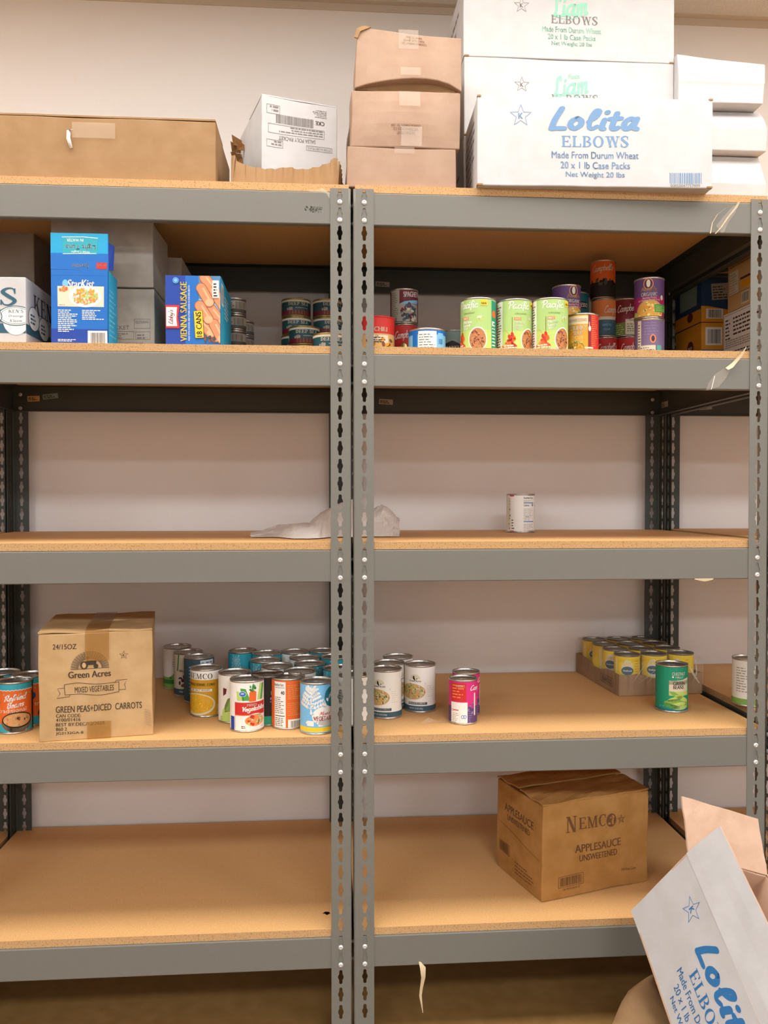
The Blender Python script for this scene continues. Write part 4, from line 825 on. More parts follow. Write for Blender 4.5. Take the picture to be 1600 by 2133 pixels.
def k_mixveg(A, e, h):
    A.poly([(-.016, h*.62), (.002, h*.62), (-.008, h*.85), (-.02, h*.86)], 'green_mid', 2); A.poly([(-.028, h*.62), (-.012, h*.62), (-.014, h*.78), (-.03, h*.8)], 'lime', 2)
    A.poly([(.018, h*.62), (.032, h*.62), (.036, h*.93), (.026, h*.94)], 'lime', 2); A.poly([(.026, h*.62), (.034, h*.62), (.04, h*.92), (.034, h*.94)], 'green_mid', 3)
    A.poly([(-.001, h*.6), (.015, h*.6), (.016, h*.78), (.008, h*.83), (.0, h*.78)], 'orange', 4); A.blobs(.008, h*.86, .007, .007, ['green_dark', 'green_mid'], 14, .0035, 4, 3)
    A.ell(-.015, h*.75, .0085, .006, 'white', 5); A.ell(-.015, h*.75, .0075, .0052, 'blue', 6); A.script('oo', -.015, h*.742, .008, .0035, 'white', 7, .25)
    A.rect(-.034, h*.33, .042, h*.585, 'red', 5); A.rect(-.034, h*.33, .042, h*.345, 'orange', 6); A.text('MIXED', .006, h*.51, .022, .0055, 'cream', 7, .03); A.script('Vegetables', .013, h*.385, .058, .015, 'white', 7, .3, .2, .06)
    A.ell(.014, h*.22, .028, .016, 'white', 6); A.ell(.014, h*.225, .024, .0125, 'orange_pale', 7); A.blobs(.014, h*.225, .021, .011, ['orange', 'cream', 'red', 'green_pale'], 40, .004, 8, 5); A.rect(-.034, h*.06, -.033, h*.33, 'grey_warm', 3); A.lines(-.018, h*.08, -.006, h*.14, 2, 'ink', 3, 3, .5); A.text('NET WT 15 OZ', .022, h*.085, .026, .004, 'ink', 3)
    A.rect(-.05, 0, -.036, h*.3, 'blue_dark', 3)
def k_cuke(A, e, h):
    A.rect(-.04, h*.0, .04, h*.14, 'green_pale', 1); A.poly([(-.026, h*.22), (-.012, h*.25), (.0, h*.5), (-.006, h*.55), (-.018, h*.5), (-.026, h*.35)], 'olive', 2); A.poly([(-.022, h*.26), (-.014, h*.28), (-.004, h*.5), (-.012, h*.5)], 'green', 3)
    A.poly([(-.03, h*.55), (-.022, h*.6), (-.02, h*.7), (-.03, h*.72)], 'maroon', 2); A.ell(-.02, h*.16, .014, .02, 'lime', 2); A.lines(-.005, h*.62, .03, h*.66, 1, 'grey_warm', 2, 3, .5)
def k_teal(A, e, h):
    wrap(A, e, 0, h*.09, 'yellow', 1)
    for s in (-.018,):
        for i in range(7):
            y = h*(.25+.085*i); w_ = .017-.0016*i
            A.line(catmull([(s, y), (s-w_*.6, y+.008), (s-w_, y+.016)], 4), .002, 'teal_pale', 2); A.line(catmull([(s, y), (s+w_*.6, y+.008), (s+w_, y+.016)], 4), .002, 'teal_pale', 2)
            for k in (.4, .7, 1): A.ell(s-w_*k, y+.018*k, .0022, .0032, 'teal_pale', 2); A.ell(s+w_*k, y+.018*k, .0022, .0032, 'teal_pale', 2)
        A.line([(s, h*.1), (s, h*.92)], .0022, 'teal_pale', 2)
    A.ell(.03, h*.7, .016, .019, 'teal_dark', 2); A.script('fn', .03, h*.66, .014, .011, 'white', 3, .2)
def k_bluemix(A, e, h):
    wrap(A, e, h*.055, h*.145, 'yellow', 1)
    for i in range(6):
        y = h*(.5+.07*i); w_ = .026-.0036*i; s = -.016
        for k in (.35, .6, .85, 1.05): A.blobs(s-w_*k, y+.010*k, .003, .003, ['white'], 5, .0026, 2, i); A.blobs(s+w_*k, y+.010*k, .003, .003, ['white'], 5, .0026, 2, i+9)
        A.line([(s-w_, y+.010), (s, y), (s+w_, y+.010)], .0016, 'white', 2)
    A.line([(-.016, h*.42), (-.016, h*.92)], .003, 'white', 2); A.ell(.02, h*.36, .034, .022, 'white', 2); A.blobs(.014, h*.5, .034, .02, ['white'], 12, .005, 2, 3); A.blobs(-.012, h*.22, .02, .012, ['white'], 4, .005, 2, 8)
    A.rect(-.026, h*.17, -.010, h*.27, 'white', 2); A.rect(0, h*.165, .03, h*.3, 'white', 2)
    A.script('Mixed', .016, h*.375, .028, .009, 'red', 4, .18, .3); A.text('VEGETABLES', .016, h*.275, .052, .0095, 'red', 4, .03); A.ell(.032, h*.72, .018, .022, 'teal_dark', 3); A.script('fn', .03, h*.68, .012, .014, 'white', 4, .2)
def k_orange(A, e, h):
    A.rect(-.036, h*.02, -.007, h*.94, 'white', 1); A.text('Nutrition Facts', -.0235, h*.855, .024, .006, 'ink_dark', 2, .02)
    A.rect(-.034, h*.82, -.009, h*.828, 'ink_dark', 2); A.text('40', -.014, h*.69, .009, .008, 'ink_dark', 2, .03); A.lines(-.034, h*.32, -.009, h*.66, 9, 'grey_dark', 2, 4, .35); A.rect(-.034, h*.26, -.009, h*.275, 'ink_dark', 2); A.lines(-.034, h*.07, -.009, h*.25, 5, 'grey_dark', 2, 6, .4)
    A.lines(-.003, h*.6, .032, h*.9, 8, 'orange_pale', 2, 3, .5); A.lines(-.003, h*.28, .032, h*.55, 7, 'orange_pale', 2, 5, .35); A.rect(-.002, h*.03, .034, h*.2, 'white', 2); A.bars(.004, h*.045, .03, h*.17, 'ink_dark', 3, 3)
def k_blacklab(A, e, h):
    wrap(A, e, 0, h*.2, 'emerald', 1); A.rect(.0, h*.62, .02, h*.7, 'grey_teal', 2); A.lines(0, h*.3, .03, h*.55, 5, 'grey_dark', 2, 3, .4); A.blobs(.004, h*.5, .006, .008, ['lilac', 'magenta'], 6, .003, 3, 2)
def k_whitegreen(A, e, h): wrap(A, e, 0, h*.30, 'green', 1); wrap(A, e, h*.14, h*.24, 'green_dark', 2); A.blobs(.0, h*.3, .03, .008, ['green_dark', 'green'], 16, .006, 2, 4); A.lines(-.02, h*.55, .03, h*.7, 3, 'grey_warm', 2, 4, .4)
def k_beans(A, e, h):
    A.text('BEANS', .0, h*.57, .032, .006, 'ink_dark', 2, .02); A.blobs(-.004, h*.36, .016, .013, ['maroon', 'brown', 'purple_dark'], 16, .0048, 2, 3); wrap(A, e, 0, h*.18, 'slate', 1); A.text('NET WT', .0, h*.1, .03, .004, 'white', 2)
    A.line([(-.022, h*.6), (-.018, h*.95)], .004, 'green_dark', 2)
def k_bluelines(A, e, h): A.lines(-.04, h*.2, .0, h*.85, 9, 'sky', 2, 3, .45); A.rect(-.01, h*.82, .03, h*.95, 'white', 2); A.ell(-.004, h*.88, .004, .004, 'sky', 3); A.lines(.004, h*.84, .028, h*.93, 2, 'blue', 3, 5, .5); wrap(A, e, 0, h*.1, 'slate', 1)
def k_peas(A, e, h):
    wrap(A, e, .004, h*.145, 'slate', 1); A.rect(-.036, h*.17, .012, h*.225, 'slate', 1); A.text('PEAS & SLICED CARROTS', -.014, h*.182, .042, .0045, 'white', 2, .02); A.text('NET WT 15 OZ (425g)', -.016, h*.07, .034, .004, 'white', 2)
    A.poly(arc(-.028, h*.36, .040, .044, -20, 100, 12)+[(-.052, h*.36)], 'white', 1); A.ell(-.026, h*.445, .034, .019, 'tan', 2); A.blobs(-.026, h*.45, .031, .018, ['bean', 'tan', 'green_pale', 'cream', 'olive', 'noodle'], 150, .0028, 3, 5)
    A.poly(arc(-.018, h*.72, .013, .011, 0, 180, 10), 'cream', 2); A.blobs(-.018, h*.73, .005, .004, ['ink_dark'], 6, .003, 3, 2); A.text('Green Acres', -.018, h*.655, .03, .005, 'ink_dark', 2, .02); A.star(.008, h*.62, .0025, 'grey_warm', 2, .0005, None); A.lines(.012, h*.34, .03, h*.6, 6, 'cream', 2, 4, .3)
    A.bars(.046, h*.2, .056, h*.8, 'ink_dark', 2, 3)
def k_pink(A, e, h):
    wrap(A, e, 0, h*.4, 'purple', 1); A.blobs(.024, h*.36, .012, .012, ['pink', 'lilac', 'purple'], 22, .003, 2, 3); A.rect(-.03, h*.5, .0075, h*.97, 'pink', 2); A.rect(-.03, h*.52, .0075, h*.93, 'red', 3)
    A.lines(-.026, h*.6, .005, h*.93, 5, 'orange_pale', 4, 5, .35); A.text('INGREDIENTS', -.006, h*.84, .02, .005, 'cream', 5, .01); A.rect(-.03, 0, .0105, h*.5, 'white', 4); A.rect(-.024, h*.315, -.010, h*.335, 'red', 5); A.ring(-.026, h*.32, .003, .003, .0008, 'red', 5); A.lines(-.026, h*.05, -.008, h*.28, 6, 'grey_warm', 5, 5, .35); A.line([(-.007, h*.02), (-.007, h*.27)], .0004, 'grey_warm', 5)
    for s in (-1, 1): A.ring(.002+s*.0026, h*.18, .0034, .0042, .0012, 'blue', 5)
    A.script('Campbells', .045, h*.72, .055, .016, 'white', 4, .22); A.lines(.013, h*.05, .022, h*.34, 6, 'lilac', 4, 4, .4); A.rect(.028, h*.2, .032, h*.7, 'white', 4)
def k_greenbeans(A, e, h):
    wrap(A, e, 0, h*.075, 'teal_dark', 1); A.text('CHESTNUT', .022, h*.79, .034, .008, 'white', 2, .02); A.text('HILLS', .023, h*.735, .02, .0048, 'white', 2, .02); A.ell(.007, h*.76, .002, .002, 'white', 2)
    A.rect(-.002, h*.44, .05, h*.68, 'cream', 2); A.poly([(-.002, h*.67), (.03, h*.7), (.05, h*.74), (.05, h*.6), (-.002, h*.6)], 'cream', 2); A.text('GREEN', .022, h*.585, .03, .0085, 'ink_dark', 3, .03); A.text('BEANS', .021, h*.505, .027, .0085, 'ink_dark', 3, .03)
    A.rect(-.002, h*.36, .05, h*.45, 'lime', 3); A.poly([(-.002, h*.45), (.01, h*.45), (.05, h*.2), (.05, h*.1), (.034, h*.12)], 'green', 4)
    for x, y, a, m in ((.014, .3, .3, 'lime'), (.006, .24, .2, 'green'), (.02, .18, .1, 'lime'), (.03, .3, -.4, 'lime'), (.026, .11, .05, 'green_pale'), (.004, .14, -.2, 'green_mid')):
        c, s = cos(a), sin(a); A.poly([(x+X_*c-Y_*s, h*y+X_*s+Y_*c) for X_, Y_ in arc(0, 0, .02, .0052, 0, 360, 16)[:16]], m, 5)
    A.text('NET WT 14.5 OZ', -.012, h*.1, .03, .0045, 'sky', 2); A.lines(-.05, h*.4, -.035, h*.9, 10, 'teal_dark', 2, 3, .4)
def k_yellow(A, e, h):
    A.rect(-.038, h*.3, -.030, h*.9, 'yellow_pale', 2); A.ell(-.002, h*.64, .015, .024, 'cream', 2); A.ring(-.002, h*.64, .015, .024, .0012, 'yellow_pale', 3); A.text('LUCKY', -.002, h*.74, .022, .008, 'yellow', 4, .03); A.ell(-.002, h*.60, .0155, .011, 'slate', 4); A.text('Seafood', -.002, h*.58, .022, .0045, 'white', 5, .02); A.lines(.018, h*.3, .032, h*.9, 9, 'mustard', 2, 3, .3)
def k_white(A, e, h):
    A.rect(-e, 0, -.021, h, 'white', 1); A.rect(-.032, h*.93, -.018, h, 'red', 2); A.rect(-.032, 0, -.018, h*.055, 'red', 2); A.rect(.02, h*.95, .05, h, 'olive', 2); A.rect(.022, 0, .05, h*.05, 'olive', 2)
    A.rect(-.040, h*.1, -.030, h*.9, 'cream', 2); A.blobs(-.033, h*.45, .003, .04, ['ink_dark', 'brown'], 9, .0022, 3, 3); A.lines(-.026, h*.1, -.017, h*.38, 4, 'ink', 2, 4, .35)
    A.text('Nutrition Facts', .023, h*.87, .03, .0052, 'slate', 3, .02); A.lines(.008, h*.79, .04, h*.85, 2, 'grey_warm', 3, 3, .4); A.rect(.008, h*.755, .04, h*.775, 'blue', 3); A.text('Calories', .016, h*.68, .015, .005, 'slate', 3, .02); A.text('80', .036, h*.68, .006, .006, 'slate', 3, .03); A.lines(.008, h*.32, .036, h*.64, 8, 'grey_warm', 3, 5, .3); A.rect(.008, h*.275, .04, h*.295, 'blue', 3); A.lines(.008, h*.06, .04, h*.25, 5, 'grey_warm', 3, 6, .35); A.text('8.9', .018, h*.395, .01, .003, 'ink_dark', 4)
def k_whitelab(A, e, h): A.rect(.008, h*.15, .024, h*.8, 'cream', 2); A.frame(.008, h*.15, .024, h*.8, .0008, 'grey_dark', 3); A.lines(-.03, h*.3, .004, h*.85, 10, 'grey_warm', 2, 3, .4); wrap(A, e, 0, h*.16, 'green', 1); A.blobs(.028, h*.22, .012, .02, ['green_dark', 'green_mid'], 10, .006, 3, 3); A.bars(.01, h*.3, .022, h*.7, 'ink', 4, 5)
def k_plain(A, e, h): A.lines(-.03, h*.3, .02, h*.8, 9, 'grey_warm', 2, 3, .4); A.rect(-.05, h*.1, -.034, h*.9, 'cream', 2); A.bars(.03, h*.2, .04, h*.8, 'ink', 2, 3)
def k_soup(A, e, h): wrap(A, e, 0, h*.44, 'white', 1); A.ell(0, h*.44, .008, .008, 'tin_gold', 3); A.script("Campbell's", .004, h*.58, .056, .026, 'white', 3, .2, .3, .08); A.blobs(-.006, h*.2, .02, .014, ['noodle', 'red', 'cream'], 16, .006, 2, 4); A.text('SOUP', .012, h*.26, .024, .008, 'red_dark', 3, .03)
def k_spag(A, e, h):
    A.rect(-.040, 0, -.013, h, 'grey_warm', 1); A.lines(-.038, h*.15, -.015, h*.92, 14, 'grey_dark', 2, 3, .3); A.rect(-.013, h*.68, .04, h, 'maroon', 1); A.text('SPAGHETTI', .022, h*.76, .05, .013, 'white', 3, .04, 0, .06); A.poly([(-.013, h*.55), (.0, h*.62), (.02, h*.66), (.04, h*.7), (.04, h*.58), (.01, h*.56)], 'sky', 2); A.rect(-.013, 0, .04, h*.56, 'grey_warm', 1)
    A.blobs(.012, h*.3, .02, .02, ['grey_dark', 'cream', 'slate', 'maroon'], 34, .006, 2, 6); A.bars(-.036, h*.03, -.02, h*.14, 'ink_dark', 2, 3)
def k_tunablue(A, e, h): wrap(A, e, h*.72, h, 'blue', 1); A.rect(-.036, 0, -.022, h, 'blue', 2); A.rect(-.02, h*.08, .022, h*.86, 'white', 2); A.lines(-.018, h*.12, .02, h*.8, 6, 'grey_dark', 3, 3, .3); A.rect(.026, h*.1, .042, h*.8, 'sky', 2); A.text('100', .034, h*.3, .012, .012, 'blue', 3, .03)
def k_chunkyg(A, e, h): A.poly([(-.024, h*.62), (0, h*.72), (.024, h*.62), (.024, h*.4), (0, h*.32), (-.024, h*.4)], 'ink_dark', 2); A.ring(0, h*.52, .027, h*.22, .0014, 'grey_warm', 2); A.text('CHUNKY', 0, h*.47, .036, .011, 'cream', 3, .04, 0, .05); A.text('SOUP', 0, h*.38, .014, .004, 'cream', 3); wrap(A, e, 0, h*.22, 'grey_teal', 1)
def pacific(nut):
    def f(A, e, h):
        wrap(A, e, 0, h*.34, 'lime', 1); A.poly([(-e, h*.34), (e, h*.34), (e, h*.4), (-e, h*.36)], 'lime', 1)
        A.script('Pacific', .004, h*.76, .05, .022, 'white', 4, .2, .15); A.text('ORGANIC', .008, h*.69, .028, .004, 'olive', 4)
        A.rect(-.008, h*.585, .008, h*.64, 'orange_pale', 3); A.text('SPICY', 0, h*.592, .013, .004, 'white', 4, .03); A.text('Harissa', .004, h*.52, .022, .006, 'white', 4, .02); A.text('Lentil', .002, h*.455, .018, .006, 'white', 4, .02); A.text('SOUP', 0, h*.4, .012, .005, 'white', 4, .02)
        A.line([(-.012, h*.3), (-.012, h*.64)], .0012, 'brown', 3); A.blobs(-.013, h*.24, .007, .01, ['orange', 'red'], 12, .006, 4, 3); A.blobs(-.02, h*.12, .014, .006, ['orange', 'red', 'orange_pale'], 16, .007, 4, 4); A.line([(-.03, h*.42), (-.02, h*.34)], .001, 'mustard', 3)
        A.ell(.028, h*.21, .021, .027, 'white', 4); A.ell(.028, h*.21, .0188, .0245, 'bean', 5); A.blobs(.028, h*.21, .016, .021, ['orange_pale', 'red_dark', 'brown'], 60, .0022, 6, 5); A.lines(-.032, h*.06, .004, h*.14, 2, 'white', 7, 3, .5); A.blobs(.032, h*.6, .006, .01, ['cream', 'lime'], 8, .004, 3, 7)
        A.rect(.062, h*.05, .086, h*.95, 'emerald' if nut else 'green_dark', 2); A.lines(.064, h*.1, .084, h*.6, 8, 'white', 3, 3, .35); A.ell(.072, h*.7, .008, .008, 'orange', 3); A.text('1', .066, h*.47, .004, .011, 'white', 3, .03)
        A.rect(.034, h*.84, .05, h*.95, 'yellow', 5); A.text('NEW', .042, h*.86, .012, .005, 'ink_dark', 6, .03)
        A.rect(-.062, 0, -.036, h, 'white', 2); A.lines(-.06, h*.1, -.038, h*.9, 16, 'ink', 3, 6, .35)
    return f
def k_chunkyo(A, e, h):
    A.rect(.017, 0, e, h, 'red', 1); A.rect(-.032, h*.73, .018, h*.93, 'yellow_pale', 2); A.rect(-.03, h*.745, .016, h*.915, 'cream', 3); A.text('NEW! MORE GOODNESS', -.007, h*.79, .042, .007, 'amber', 4, .01); A.text('CHUNKY', -.008, h*.585, .044, .0105, 'cream', 4, .05)
    A.text('SOUP', -.006, h*.465, .022, .0095, 'cream', 4, .05); A.text('CHICKEN', -.008, h*.365, .026, .008, 'yellow_pale', 4); A.text('NOODLE', -.008, h*.27, .026, .008, 'yellow_pale', 4)
    A.ell(-.010, h*.11, .02, .019, 'olive', 3); A.ell(-.010, h*.11, .018, .0165, 'mustard', 4); A.blobs(-.010, h*.11, .015, .013, ['noodle', 'yellow_pale', 'amber', 'olive'], 26, .0046, 5, 6); A.rect(.017, 0, .024, h, 'red_dark', 2); A.line([(.02, h*.62), (.02, h*.78)], .001, 'white', 3); A.ell(.021, h*.62, .003, .006, 'white', 3); A.lines(.026, h*.2, .045, h*.95, 16, 'orange_pale', 3, 4, .3); A.rect(.004, h*.13, .03, h*.17, 'cream', 3)
def k_annie(A, e, h):
    wrap(A, e, 0, h*.52, 'magenta', 1); A.ring(0, h*.83, .0115, .0135, .002, 'orange_pale', 3); A.ell(0, h*.83, .0095, .0115, 'purple_dark', 3); A.ell(0, h*.84, .0045, .009, 'cream', 4); A.text("Annie's", .001, h*.655, .036, .010, 'tan', 4, .03)
    A.text('ORGANIC', .002, h*.53, .038, .009, 'white', 4, .03); A.text('Bunny Pasta', .003, h*.46, .032, .0055, 'white', 4, .03, 0, .05); A.text('& Chicken Broth Soup', .002, h*.405, .052, .0055, 'white', 4, .03, 0, .05)
    A.ell(.004, h*.16, .033, .027, 'tan', 3); A.ell(.004, h*.15, .031, .025, 'noodle', 4); A.blobs(.004, h*.15, .028, .022, ['yellow_pale', 'amber', 'noodle'], 50, .004, 5, 4); A.rect(.014, h*.14, .05, h*.33, 'green_mid', 8); A.lines(.017, h*.17, .046, h*.31, 4, 'lime', 9, 3, .35); A.ell(.034, h*.5, .004, .006, 'cream', 4); A.ell(-.034, h*.05, .008, .012, 'lime', 6)
def k_annieback(A, e, h):
    A.rect(-.032, 0, -.022, h, 'cream', 1); A.lines(-.031, h*.1, -.023, h*.9, 12, 'grey_dark', 2, 3, .35); A.rect(-.032, 0, .012, h*.34, 'cream', 2); A.lines(-.03, h*.02, .01, h*.32, 6, 'grey_dark', 3, 4, .35); A.lines(-.014, h*.6, .02, h*.95, 5, 'lilac', 2, 5, .3); A.ell(.006, h*.5, .007, .010, 'orange_pale', 2); A.ell(.006, h*.5, .004, .007, 'purple_dark', 3); A.rect(.016, h*.14, .028, h*.34, 'seafoam', 2); A.rect(.028, 0, .04, h*.22, 'pink', 2)
def k_prog(A, e, h): wrap(A, e, 0, h*.35, 'navy', 1); A.rect(-.02, h*.6, .026, h*.76, 'ink_dark', 2); A.text('PROGRESSO', .0, h*.63, .06, .011, 'white', 3, .03); A.blobs(.01, h*.2, .02, .012, ['green', 'cream', 'orange'], 14, .004, 2, 3)
def k_night(A, e, h):
    wrap(A, e, 0, h*.42, 'ink_dark', 1); A.blobs(0, h*.42, .04, .006, ['ink_dark', 'grey_dark'], 24, .006, 2, 3); A.script("Campbell's", .0, h*.64, .06, .024, 'cream', 4, .2, .3, .06)
def k_duskblue(A, e, h): wrap(A, e, 0, h*.5, 'slate', 1); A.script("Campbell's", .026, h*.56, .058, .026, 'white', 4, .2, .3, .06); A.text('HOMESTYLE', .004, h*.27, .024, .006, 'sky', 3); A.text('SOUP', .004, h*.16, .016, .005, 'sky', 3); A.poly([(-.02, h*.44), (.03, h*.44), (.034, h*.52), (-.022, h*.52)], 'cream', 2)
def k_maroon(A, e, h): A.rect(-.04, 0, -.008, h*.36, 'olive', 1); A.lines(-.036, h*.05, -.01, h*.34, 5, 'lime', 2, 3, .4); A.rect(-.008, .0, .04, h*.44, 'cream', 2); A.poly([(-.008, h*.4), (.02, h*.5), (.04, h*.5), (.04, h*.4)], 'cream', 2); A.lines(-.004, h*.12, .024, h*.36, 4, 'olive', 3, 4, .4); A.script("Campbell's", .0, h*.58, .06, .026, 'white', 4, .2, .3, .08)
def k_redtub(A, e, h): wrap(A, e, 0, h*.52, 'tan', 1); A.blobs(0, h*.2, .04, .02, ['amber', 'noodle', 'brown'], 40, .006, 2, 4); A.text('CHILI', 0, h*.58, .03, .01, 'cream', 3, .03); A.lines(-.016, h*.28, .016, h*.46, 3, 'ink', 4, 3, .4); A.rect(-.018, h*.26, .018, h*.48, 'cream', 3)
def k_deep(A, e, h):
    wrap(A, e, h*.80, h, 'cream', 1); wrap(A, e, 0, h*.34, 'maroon', 1); wrap(A, e, 0, h*.07, 'ink_dark', 2); A.serif('DEEP SEA', .004, h*.60, .056, .0085, 'cream', 3); A.text('smoked herring', .012, h*.42, .034, .004, 'cream', 3); A.blobs(-.02, h*.42, .008, .002, ['grey_warm'], 6, .004, 3, 3)
    for i in range(7): A.rect(-.022+i*.008, h*.1, -.018+i*.008, h*.34, 'brown', 2)
def k_small(A, e, h): wrap(A, e, h*.3, h*.8, 'grey_warm', 1); A.bars(-.014, h*.32, .014, h*.75, 'ink', 2, 3); A.lines(-.03, h*.35, -.016, h*.75, 4, 'ink', 2, 4, .4)
D_ = .0765; H_ = .1125
KIND = {'refried': (.0765, .1125, 'black', k_refried, 'tin'), 'corn': (D_, H_, 'white', k_corn, 'tin'), 'mixveg': (D_, H_, 'white', k_mixveg, 'tin'), 'cuke': (D_, H_, 'white', k_cuke, 'tin'), 'teal': (D_, H_, 'teal', k_teal, 'tin'),
 'bluemix': (D_, H_, 'sky', k_bluemix, 'tin'), 'orange': (D_, H_, 'orange', k_orange, 'tin'), 'black': (D_, H_, 'black', k_blacklab, 'tin_dark'), 'whitegreen': (D_, H_, 'white', k_whitegreen, 'tin'), 'beans': (D_, H_, 'cream', k_beans, 'tin'),
 'bluelines': (D_, H_, 'slate', k_bluelines, 'tin'), 'peas': (D_, H_, 'white', k_peas, 'tin'), 'pink': (.0665, .1015, 'pink', k_pink, 'tin'), 'greenbeans': (D_, H_, 'emerald', k_greenbeans, 'tin'), 'yellow': (.068, .1, 'yellow', k_yellow, 'tin_dark'),
 'white': (.0775, .1045, 'white', k_white, 'tin'), 'whitelab': (D_, H_, 'white', k_whitelab, 'tin'), 'plain': (D_, H_, 'white', k_plain, 'tin'), 'soup': (.0665, .101, 'red', k_soup, 'tin'), 'spag': (.07, .0848, 'maroon', k_spag, 'tin'),
 'tunablue': (.085, .05, 'sky', k_tunablue, 'tin'), 'chunkyg': (.066, .098, 'grey_teal', k_chunkyg, 'tin'), 'pac': (.0805, .1165, 'green_pale', pacific(1), 'tin'), 'chunkyo': (.0745, .0925, 'amber', k_chunkyo, 'tin'), 'annie': (.07, .0957, 'purple', k_annie, 'tin'),
 'annieback': (.07, .0957, 'purple_mid', k_annieback, 'tin'), 'prog': (.0725, .11, 'teal_dark', k_prog, 'tin'), 'night': (.067, .101, 'orange', k_night, 'tin'), 'duskblue': (.067, .101, 'orange_pale', k_duskblue, 'tin'), 'maroon': (.067, .1, 'red_dark', k_maroon, 'tin'),
 'redtub': (.08, .083, 'red', k_redtub, 'red'), 'deep': (.0765, .0462, 'deep_teal', k_deep, 'tin_gold'), 'small': (.052, .038, 'grey_dark', k_small, 'tin'), 'darktin': (.075, .1, 'grey_dark', k_plain, 'tin_dark')}
CM = {}
def can(kind, x, y, z, rot, label, group=None, cat='can', name=None, height=None):
    dia, h, base, art, rim = KIND[kind]
    if kind not in CM: CM[kind] = can_meshes(dia, h, base, art, rim)
    b, l, t_ = CM[kind]; t = thing(name or 'food_can', label, cat, (x, y, z+.0004), atan2(CAM.x-x, y-CAM.y)+radians(rot), group)
    obj('body', b, t); obj('label', l, t); obj('lid', t_, t); return t
def can_at_top(kind, u, v, T, rot, label, group=None):      # by where its top ring shows in the photo
    p = onz(u, v, T+KIND[kind][1]); return can(kind, p.x, min(p.y, .575), T, rot, label, group)
# fourth shelf, far left
GB = 'refried bean cans beside the vegetable carton'
can_at_top('refried', 30, 1415, T4, -8, 'refried beans can with teal and orange label, left of the vegetable carton', GB)
can_at_top('refried', 62, 1403, T4, 60, 'black-lidded can between the orange refried beans can and the vegetable carton', GB)
can_at_top('refried', 5, 1398, T4, 80, 'black-lidded can at the left frame edge behind the refried beans can', GB)
# crowd on the left unit
G1 = 'vegetable cans crowded on the fourth shelf of the left unit'
for kind, u, v, rot, lb in (
 ('whitegreen', 369.7, 1344.8, 10, 'white and green can furthest back beside the vegetable carton'),
 ('beans', 392.8, 1356, -14, 'cream bean can second from the back in the row beside the vegetable carton'),
 ('bluelines', 414.6, 1366, 20, 'slate blue can behind the yellow corn can'),
 ('corn', 430, 1388.4, -20, 'yellow whole kernel corn can with white top band'),
 ('cuke', 489, 1398, 2, 'white can with a green cucumber, between corn and mixed vegetables cans'),
 ('mixveg', 514.5, 1412, 8, 'white mixed vegetables can with red band and a carrot'),
 ('teal', 505.5, 1354, 0, 'teal can with pale fern leaves, leftmost in the back row of the crowd'),
 ('teal', 556, 1358.5, 30, 'teal can second in the back row, right of the fern leaf can'),
 ('teal', 553, 1373, -10, 'can with gold rim directly behind the black labelled can'),
 ('plain', 577, 1385, 30, 'white can with shiny lid behind the black can and the orange can'),
 ('black', 556.8, 1402, 12, 'black and dark green labelled can right of the mixed vegetables can'),
 ('plain', 614.5, 1355.5, 10, 'white can at the back, third in the back row'),
 ('plain', 634, 1368, 50, 'can in the second row from the back, left of the post'),
 ('teal', 645, 1380, 70, 'teal can behind the white lid and the orange nutrition can'),
 ('plain', 624.7, 1395, -20, 'white can directly behind the orange can with nutrition panel'),
 ('orange', 600.4, 1407.5, 2, 'orange can turned to show its nutrition panel and barcode'),
 ('bluemix', 660.6, 1416, 4, 'light blue mixed vegetables can with white leaves and yellow band'),
 ('teal', 673, 1353.5, 40, 'can at the back against the left post, rightmost in the back row'),
 ('teal', 699, 1366, 20, 'can behind the left post, second row from the back'),
 ('teal', 706, 1389, -30, 'teal can half behind the left post'),
 ('plain', 737, 1402.5, -40, 'can seen only through the gap between the two posts')):
    can_at_top(kind, u, v, T4, rot, lb, G1)
# middle unit
G2 = 'peas and carrots cans on the middle unit'
can_at_top('peas', 829, 1366, T4, 60, 'rearmost white peas and carrots can of the four by the post', G2)
can_at_top('peas', 811, 1378.5, T4, 75, 'white peas and carrots can behind the front one by the post', G2)
can_at_top('peas', 804, 1391, T4, 2, 'front white peas and carrots can half hidden by the right post', G2)
can_at_top('peas', 875.4, 1381, T4, 8, 'white peas and carrots can standing right of the other three', G2)
can_at_top('pink', 964.5, 1411, T4, 0, 'pink and purple soup can in front, nutrition side showing')
can_at_top('pink', 971, 1397, T4, 25, 'pink soup can hidden behind the front pink and purple soup can')
can_at_top('greenbeans', 1399.5, 1381, T4, -6, 'emerald green beans can standing in front of the shrink-wrapped tray')
p = onz(1560, 1369, T4+.016+H_); can('whitelab', p.x, p.y, T4+.016, 0, 'white and green can half hidden behind the right front post')
